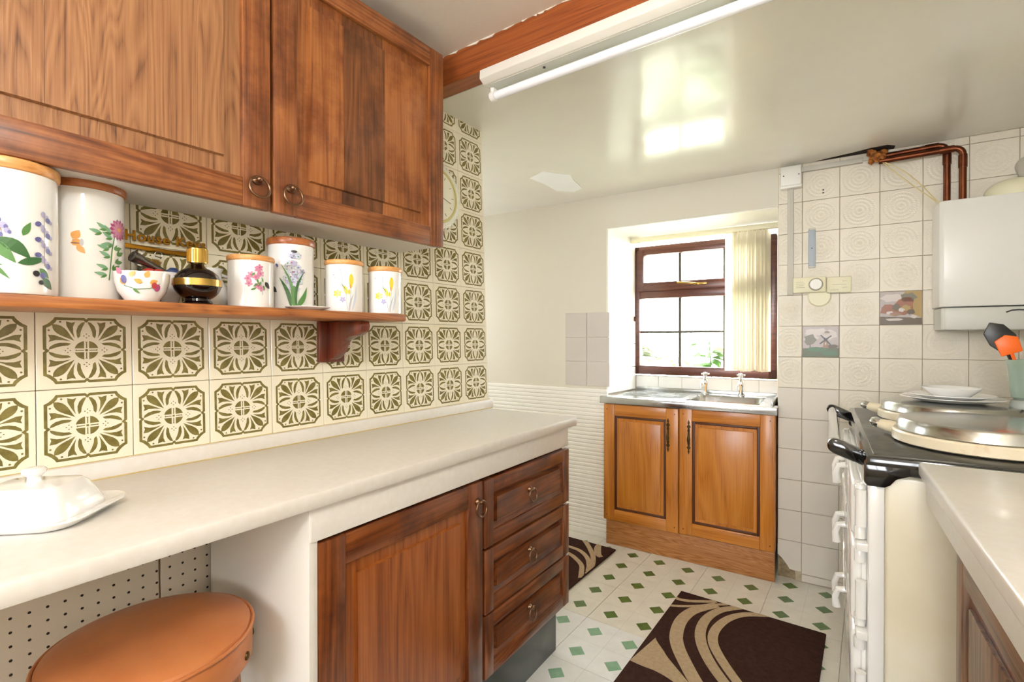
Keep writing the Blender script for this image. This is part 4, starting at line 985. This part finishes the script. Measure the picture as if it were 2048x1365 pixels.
def wirep(label, off): 
    pts = [(.305, -.06 - (.006 if off < 0 else 0), 2.02)]
    for k in range(1, 9):
        t = k / 8; pts.append((.305 + .19 * t, -.06 - .1 * t, 2.02 - .245 * t + off * math.sin(PI * t)))
    solo('loose_wire', MB().tube(pts, .0022, 6), 'wire', label, 'wire', (.305, -.06, 1.8), FAR)
wirep('upper loose cream wire running to the boiler', .030); wirep('lower loose cream wire running to the boiler', -.004)
# ---- boiler
bo = thing('wall_boiler', 'white wall-hung boiler above the range cooker', 'boiler', (.66, -.1, 1.25), FAR)
b = MB(); b.prism([(.505, -.0095), (.492, -.03), (.492, -.185), (.503, -.2), (.865, -.2), (.865, -.0095)], 'z', 1.342, 1.775, .004); part('case', b, 'boiler', bo)
b = MB(); b.prism([(.51, -.0095), (.498, -.03), (.498, -.18), (.508, -.196), (.865, -.196), (.865, -.0095)], 'z', 1.247, 1.338, .006); part('lower_flap', b, 'boilergrey', bo)
b = MB(); b.tube([(.69, -.1975, 1.315), (.705, -.199, 1.322), (.725, -.199, 1.324), (.745, -.199, 1.322), (.76, -.1975, 1.315)], .003, 6); part('flap_grip', b, 'ink', bo)
fl = thing('flue_dome', 'cream dome standing on top of the boiler', 'flue', (.735, -.09, 1.776), FAR)
part('dome', MB().lathe([(.09, 0), (.09, .02)] + [(.09 * math.cos(t), .02 + .06 * math.sin(t)) for t in [k / 8 * PI / 2 for k in range(1, 9)]], .735, -.09, 1.776, 40), 'creamplastic', fl)
part('flue_collar', MB().tube([(.80, -.09, 1.83), (.80, -.05, 1.90), (.80, -.0095, 1.92)], .045, 20), 'greyplastic', fl)

# ================================================================== range cooker (front faces the left run)
V0, V1 = -1.225, -.16                        # near and far side in the far frame
U0, U1 = .20, .855
rc = thing('range_cooker', 'cream enamel range cooker with two domed hotplate lids', 'cooker', (.5, -.7, 0), FAR)
part('body', MB().box(U0 + .03, U1, V0 + .012, V1 - .012, .06, .853, .012, 3), 'creamenamel', rc)
part('front_plate', MB().box(U0 - .004, U0 + .032, V0, V1, .08, .853, .006), 'whiteenamel', rc)
part('plinth', MB().box(U0 + .06, U1, V0 + .03, V1 - .03, 0, .062), 'blackenamel', rc)
# black top plate with rolled edge and dropped front corners
b = MB(); b.prism([(U0 - .012, V0 - .012), (U1, V0 - .012), (U1, V1 + .012), (U0 - .012, V1 + .012)], 'z', .854, .902, .011); part('top_plate', b, 'blackenamel', rc)
part('hob_surface', MB().box(U0 + .008, U1 - .01, V0 + .008, V1 - .008, .9, .9035, .002), 'hob', rc)
for sgn, v in ((1, V0), (-1, V1)):
    prf = [(U0 - .013, .88), (U0 - .014, .830), (U0 - .006, .821), (U0 + .03, .821), (U0 + .042, .828), (U0 + .055, .846), (U0 + .085, .858), (U0 + .085, .88)]
    part('corner_drop', MB().prism(prf, 'y', v - .0125 * sgn, v + .03 * sgn, .004), 'blackenamel', rc)
# towel rail
for v in (V0 + .10, V1 - .09):
    b = MB(); b.prism([(U0 - .008, .850), (U0 - .008, .893), (U0 - .072, .922), (U0 - .09, .920), (U0 - .098, .906), (U0 - .095, .888), (U0 - .082, .878)], 'y', v - .016, v + .016, .008); part('rail_bracket', b, 'blackenamel', rc)
part('hand_rail', MB().tube([(U0 - .076, V0 + .10, .900), (U0 - .076, V1 - .09, .900)], .0155, 18), 'chrome', rc, 'chrome hand rail')
# doors with latches: three oven doors high up, ash and lower oven doors below (2 columns)
def oven_door(v0, v1, z0, z1, latch):
    d = part('oven_door', MB().box(U0 - .040, U0 - .006, v0, v1, z0, z1, .014, 3), 'whiteenamel', rc)
    part('door_rim', MB().box(U0 - .016, U0 - .004, v0 - .006, v1 + .006, z0 - .006, z1 + .006, .004), 'whiteenamel', d)
    b = MB(); zc = (z0 + z1) / 2; vv = v0 + .03 if latch > 0 else v1 - .03
    b.tube([(U0 - .040, vv, zc + .03), (U0 - .062, vv, zc + .026), (U0 - .070, vv, zc), (U0 - .066, vv, zc - .035)], [.012, .011, .011, .013], 10); part('door_latch', b, 'whiteenamel', d)
    for zz in (z0 + .02, z1 - .02):
        part('hinge', MB().lathe([(.013, 0), (.013, .03), (.009, .036), (0, .037)], U0 - .02, v0 - .012 if latch < 0 else v1 + .012, zz - .018, 14), 'whiteenamel', d)
for v0, v1, lt in ((V0 + .055, V0 + .50, -1), (V1 - .50, V1 - .055, 1)):
    for z0, z1 in ((.66, .815), (.42, .635), (.20, .395)): oven_door(v0, v1, z0, z1, lt)
for z in (.648, .408, .187): part('door_rail', MB().box(U0 - .03, U0 - .002, V0 + .006, V0 + .05, z - .012, z + .012, .005), 'whiteenamel', rc)
for z in (.2, .45, .70): part('front_hinge_post', MB().tube([(U0 - .018, V0 + .026, z), (U0 - .018, V0 + .026, z + .10)], .013, 12), 'whiteenamel', rc)
for vc in (-.935, -.435):
    uc = .485; dv = .10 if vc < -.9 else .10
    bs = part('lid_base', MB().lathe([(.207, .907), (.213, .911), (.213, .935), (.209, .94), (0, .94)], uc, vc, 0, 64), 'lidbase', rc, 'stained cream lid ring')
    lug = MB(); lug.tube([(uc - .185, vc + .085, .925), (uc - .212, vc + .098, .928), (uc - .238, vc + .11, .934)], [.021, .02, .015], 12); part('handle_lug', lug, 'lidbase', bs)
    tip = MB(); tip.tube([(uc - .236, vc + .109, .934), (uc - .248, vc + .114, .938), (uc - .257, vc + .118, .94)], [.0165, .0175, .012], 12); part('handle_tip', tip, 'chrome', bs)
    part('lid_dome', MB().lathe([(.2, .9405), (.203, .943), (.2005, .968), (.196, .9745), (.172, .977), (.1, .979), (0, .980)], uc, vc, 0, 64), 'lidsteel', rc, 'domed chrome lid')
# plates, bowl and glass vase on the far lid
PU, PV, PZ = .488, -.45, .980
def plate(label, r, z, cu=PU, cv=PV):
    return solo('dinner_plate', MB().lathe([(r * .55, 0), (r * .6, .001), (r * .72, .005), (r, .017), (r * 1.0, .019), (r * .7, .009), (r * .55, .005), (0, .005)], cu, cv, z, 56), 'porcelain', label, 'plate', (cu, cv, z), FAR)
plate('large white dinner plate resting on the far cooker lid', .150, PZ); plate('slightly smaller white plate on top of the dinner plate', .124, PZ + .0095)
solo('cereal_bowl', MB().lathe([(.044, 0), (.048, .002), (.052, .004), (.072, .022), (.085, .036), (.086, .038), (.082, .037), (.065, .022), (.044, .007), (0, .007)], PU, PV, PZ + .0155, 48), 'porcelain', 'white cereal bowl on the two plates', 'bowl', (PU, PV, PZ + .0155), FAR)
VU, VV, VZ = .672, -.50, .972
va = thing('utensil_vase', 'green glass vase of utensils on the far cooker lid', 'vase', (VU, VV, .972), FAR)
part('foot', MB().lathe([(.03, 0), (.04, .002), (.042, .012), (.036, .03), (.03, .034)], VU, VV, VZ, 32), 'clearglass', va, 'clear glass foot')
part('vase_wall', MB().lathe([(.03, .034), (.036, .04), (.041, .07), (.044, .13), (.05, .168), (.0485, .168), (.042, .13), (.039, .07), (.033, .045), (0, .044)], VU, VV, VZ, 36), 'vase', va)
def utensil(name, label, mb1, m1, mb2, m2, base):
    t = thing(name, label, 'utensil', base, FAR); part('head', mb1, m1, t); part('shaft', mb2, m2, t); return t
T = Matrix.Translation((VU, VV, VZ + .08)) @ Matrix.Rotation(-.40, 4, 'Y')
b1 = MB(T).prism([(-.012, .125), (.035, .13), (.045, .17), (.03, .215), (.0, .235), (-.03, .205), (-.03, .16)], 'y', -.004, .004, .002)
utensil('spatula', 'black-edged slotted turner leaning left out of the vase', b1, 'blackplastic', MB(T).tube([(0, 0, -.03), (0, 0, .14)], .005, 8), 'blackplastic', (VU, VV, VZ + .05))
T = Matrix.Translation((VU - .006, VV - .012, VZ + .08)) @ Matrix.Rotation(-.28, 4, 'Y')
b1 = MB(T).prism([(-.028, .11), (.028, .115), (.03, .165), (.0, .18), (-.032, .165)], 'y', -.005, .005, .003)
utensil('silicone_scraper', 'bright orange scraper in the green vase', b1, 'orange', MB(T).tube([(0, 0, -.02), (0, 0, .12)], .005, 8), 'orange', (VU, VV, VZ + .05))
T = Matrix.Translation((VU + .01, VV + .004, VZ + .08)) @ Matrix.Rotation(.12, 4, 'Y')
utensil('serving_spoon', 'dark brown spoon standing upright in the vase', MB(T).ball((0, 0, .185), .03, (1, .4, 1.35)), 'brownwood', MB(T).tube([(0, 0, -.03), (0, 0, .16)], .006, 8), 'brownwood', (VU, VV, VZ + .05))
T = Matrix.Translation((VU + .0, VV - .02, VZ + .08)) @ Matrix.Rotation(-.06, 4, 'Y')
utensil('steel_whisk', 'slim steel utensil between scraper and brown spoon', MB(T).tube([(.0, 0, .12), (.008, 0, .15), (.0, 0, .165), (-.008, 0, .15), (0, 0, .122)], .0018, 6), 'chrome', MB(T).tube([(0, 0, -.03), (0, 0, .122)], .003, 8), 'chrome', (VU, VV, VZ + .05))

# ================================================================== right run
rw = thing('side_worktop', 'cream worktop on the right in front of the cooker', 'worktop', (.55, -2.2, .865), FAR)
part('top', MB().box(.297, .868, -3.9, -1.243, .866, .9, .007, 3), 'laminate', rw)
part('front_apron', MB().box(.312, .33, -3.9, -1.26, .80, .8655, .002), 'laminate', rw)
rcab = thing('side_cabinet', 'weathered oak base unit under the right worktop', 'cabinet', (.5, -2.2, 0), FAR)
part('carcass', MB().box(.348, .866, -3.9, -1.50, .12, .799), 'oakz', rcab)
part('kickboard', MB().box(.40, .42, -3.9, -1.50, .0, .119), 'kick', rcab)
GM = Matrix.Translation((.326, 0, 0)) @ Matrix.Rotation(PI, 4, 'Z')
def right_door(v0, v1):
    z0, z1, fw, x = .14, .785, .055, .326
    d = part('door', MB().box(x + .011, x + .021, v0 + .004, v1 - .004, z0 + .004, z1 - .004), 'redz', rcab)
    for a, c in ((v0, v0 + fw), (v1 - fw, v1)): part('stile', MB().box(x, x + .021, a, c, z0, z1, .003), 'greyoakz', d)
    for a, c in ((z0, z0 + fw), (z1 - fw, z1)): part('rail', MB().box(x + .0004, x + .021, v0 + fw - .001, v1 - fw + .001, a, c, .003), 'greyoaky', d)
    part('raised_panel', MB().box(x + .003, x + .012, v0 + fw + .03, v1 - fw - .03, z0 + fw + .03, z1 - fw - .03, .003), 'greyoakz', d)
M['greyoakz'] = wood('weathered_oak_upright', (58, 38, 24), (102, 70, 46), (138, 102, 70), 'z', rough=.45)
M['greyoaky'] = wood('weathered_oak_level', (58, 38, 24), (102, 70, 46), (138, 102, 70), 'y', rough=.45)
right_door(-2.03, -1.506); right_door(-2.56, -2.035)

# ================================================================== strip light
FX0, FX1 = -1.02, .52
fl_ = thing('strip_light', 'white fluorescent strip light fixed under the beam', 'light', (-.3, 1.27, 2.03))
b = MB(); b.prism([(1.228, CZ - .001), (1.226, CZ - .03), (1.246, CZ - .042), (1.30, CZ - .042), (1.318, CZ - .03), (1.318, CZ - .001)], 'x', FX0, FX1, .002); part('batten', b, 'fitting', fl_)
part('reflector_face', MB().box(FX0 + .015, FX1 - .015, 1.252, 1.297, CZ - .0435, CZ - .0415), 'fittingside', fl_)
part('tube', MB().tube([(FX0 + .025, 1.282, CZ - .068), (FX1 - .025, 1.282, CZ - .068)], .0135, 20), 'tube', fl_)
for x in (FX0 + .012, FX1 - .02):
    b = MB(); b.box(x - .004, x + .01, 1.272, 1.292, CZ - .056, CZ - .040, .002).lathe([(.0155, -.006), (.0165, 0), (.0155, .01), (.008, .012)], T=Matrix.Translation((x, 1.282, CZ - .068)) @ Matrix.Rotation(PI / 2, 4, 'Y'), seg=18); part('lamp_holder', b, 'plastic', fl_)
part('fixing_screw', MB().lathe([(.004, -.003), (.004, 0), (.002, .001)], -.80, 1.268, CZ - .0435, 10), 'ink', fl_)

# ================================================================== rugs
def ribbon(b, pts, wd, z0, z1, clip):
    n = len(pts); pts = [Vector((p[0], p[1], 0)) for p in pts]; fine = []
    for i in range(n - 1):                       # Catmull-Rom
        p0, p1, p2, p3 = pts[max(i - 1, 0)], pts[i], pts[i + 1], pts[min(i + 2, n - 1)]
        for k in range(6):
            t = k / 6; fine.append(.5 * ((2 * p1) + (-p0 + p2) * t + (2 * p0 - 5 * p1 + 4 * p2 - p3) * t * t + (-p0 + 3 * p1 - 3 * p2 + p3) * t ** 3))
    fine.append(pts[-1]); m = len(fine); L = []; R = []
    for i, p in enumerate(fine):
        d = (fine[min(i + 1, m - 1)] - fine[max(i - 1, 0)]).normalized(); nn = Vector((-d.y, d.x, 0)); t = i / (m - 1)
        ww = wd(t) if callable(wd) else wd
        for A, sg in ((L, 1), (R, -1)):
            q = p + nn * ww * sg; A.append((min(max(q.x, clip[0]), clip[1]), min(max(q.y, clip[2]), clip[3])))
    for i in range(m - 1):
        o = len(b.V)
        for z in (z0, z1): b.V += [(L[i][0], L[i][1], z), (R[i][0], R[i][1], z), (R[i + 1][0], R[i + 1][1], z), (L[i + 1][0], L[i + 1][1], z)]
        b.F += [([o + 4, o + 7, o + 6, o + 5][::-1], 0), ([o, o + 4, o + 7, o + 3], 0), ([o + 1, o + 2, o + 6, o + 5], 0)]
rg1 = thing('rug', 'dark brown rug with beige swirls beside the cooker', 'rug', (-.43, 1.9, 0), group='swirl rugs')
RC = (-.722, -.138, 1.36, 2.368)
part('pile', MB().box(RC[0], RC[1], RC[2], RC[3], .0005, .011, .004), 'rugbrown', rg1)
b = MB(); cl = (RC[0] + .003, RC[1] - .003, RC[2] + .003, RC[3] - .003)
ribbon(b, [(-.73, 2.285), (-.697, 2.282), (-.656, 2.297), (-.612, 2.325), (-.56, 2.36)], .010, .009, .0122, cl)
ribbon(b, [(-.735, 2.197), (-.686, 2.223), (-.626, 2.267), (-.568, 2.322), (-.515, 2.365)], .008, .009, .0122, cl)
ribbon(b, [(-.55, 2.33), (-.59, 2.28), (-.63, 2.206), (-.644, 2.11), (-.63, 2.004), (-.602, 1.931), (-.554, 1.855), (-.486, 1.763), (-.41, 1.68), (-.33, 1.61), (-.24, 1.55)], lambda t: .020 + .006 * math.sin(PI * t), .009, .0123, cl)
ribbon(b, [(-.462, 2.372), (-.527, 2.297), (-.559, 2.202), (-.559, 2.098), (-.533, 2.006), (-.479, 1.91), (-.406, 1.821), (-.32, 1.74), (-.2, 1.66)], lambda t: .015 + .006 * math.sin(PI * t), .009, .0124, cl)
ribbon(b, [(-.356, 2.372), (-.437, 2.319), (-.487, 2.239), (-.509, 2.134), (-.499, 2.045), (-.456, 1.962), (-.369, 1.848), (-.28, 1.76), (-.15, 1.69)], lambda t: .013 + .006 * math.sin(PI * t), .009, .0125, cl)
ribbon(b, [(-.735, 1.835), (-.66, 1.80), (-.6, 1.775), (-.53, 1.736), (-.46, 1.68), (-.39, 1.60)], lambda t: .095 * (1 - t) ** 2.2 + .011, .009, .0121, cl)
part('beige_swirls', b, 'rugbeige', rg1)
rg2 = thing('rug', 'dark brown swirl rug half hidden behind the drawer unit', 'rug', (-1.45, 2.3, 0), group='swirl rugs')
RC = (-1.75, -1.165, 1.75, 2.615)
part('pile', MB().box(RC[0], RC[1], RC[2], RC[3], .0005, .011, .004), 'rugbrown', rg2)
b = MB(); cl = (RC[0] + .003, RC[1] - .003, RC[2] + .003, RC[3] - .003)
ribbon(b, [(-1.27, 2.62), (-1.262, 2.585), (-1.245, 2.542), (-1.215, 2.49), (-1.187, 2.47)], lambda t: .012 + .008 * math.sin(PI * t), .009, .0122, cl)
ribbon(b, [(-1.37, 2.62), (-1.33, 2.58), (-1.278, 2.52), (-1.22, 2.438), (-1.174, 2.326), (-1.16, 2.25)], .014, .009, .0123, cl)
ribbon(b, [(-1.47, 2.49), (-1.387, 2.487), (-1.318, 2.473), (-1.247, 2.419), (-1.195, 2.34), (-1.17, 2.28)], .013, .009, .0124, cl)
ribbon(b, [(-1.46, 2.43), (-1.351, 2.404), (-1.29, 2.371), (-1.228, 2.318), (-1.19, 2.244), (-1.165, 2.19)], .013, .009, .0125, cl)
part('beige_swirls', b, 'rugbeige', rg2)

# ================================================================== garden beyond the window
struct('garden_lawn', MB().box(-9, 9, .55, 14, -.2, -.12), 'lawn', FAR, 'sunlit lawn beyond the window', None)
random.seed(21)
def plant(label, u, y, h, n, spread, m):
    t = thing('garden_plant', label, 'plant', (u, y, -.12), FAR)
    part('stems', MB().tube([(u, y, -.12), (u + .02, y, h * .5), (u - .02, y + .02, h)], [.012, .009, .004], 7), m, t)
    for k in range(n):
        a = random.uniform(0, 2 * PI); z = -.1 + (h + .1) * (.72 + .28 * random.random()); l = random.uniform(.12, .24) * spread; dr = random.uniform(-.35, .3)
        T = Matrix.Translation((u, y, z)) @ Matrix.Rotation(a, 4, 'Z') @ Matrix.Rotation(-dr, 4, 'Y')
        b = MB(T); w_ = l * .17
        V = [(0, 0, 0), (l * .3, w_, -.01), (l * .7, w_ * .8, -.02), (l, 0, -.06), (l * .7, -w_ * .8, -.02), (l * .3, -w_, -.01), (l * .3, 0, .012), (l * .7, 0, .0)]
        for f in ((0, 1, 6), (0, 6, 5), (1, 2, 7, 6), (5, 6, 7, 4), (2, 3, 7), (7, 3, 4)): b.face([V[i] for i in f])
        part('leaf', b, m, t)
plant('leafy green shrub close outside the window', -.60, .95, 1.19, 24, 1.0, 'leaf')
plant('pale shrub outside, left of the green one', -1.05, 1.6, 1.10, 22, 1.2, 'leaf3')
plant('small green shrub outside behind the taps', -.28, 1.15, 1.10, 24, 1.0, 'leaf')
plant('tall pale shrub at the left of the garden', -1.9, 3.2, 1.22, 30, 2.0, 'leaf3')
plant('low pale shrub deep in the garden', -.7, 3.7, 1.08, 26, 2.0, 'leaf3')

# ---- added globe, out of view behind the camera, for light from above
m = bpy.data.materials.new('fill_globe_glow'); m.use_nodes = True; p_ = m.node_tree.nodes['Principled BSDF']
p_.inputs['Base Color'].default_value = (.9, .9, .88, 1); p_.inputs['Emission Color'].default_value = (1, .99, .975, 1); p_.inputs['Emission Strength'].default_value = 34
M['opal'] = m
cl_ = thing('added_fill_globe', 'added unseen fill globe hanging from the near ceiling', 'lamp', (.15, -.2, 1.9))
part('ceiling_rose', MB().lathe([(.02, CZ2 - .03), (.05, CZ2 - .02), (.055, CZ2 - .001), (0, CZ2 - .001)], .15, -.2, 0, 32), 'fitting', cl_)
part('stem', MB().tube([(.15, -.2, CZ2 - .028), (.15, -.2, 2.05)], .008, 10), 'gold', cl_)
part('globe', MB().ball((.15, -.2, 1.955), .1, sub=4), 'opal', cl_)
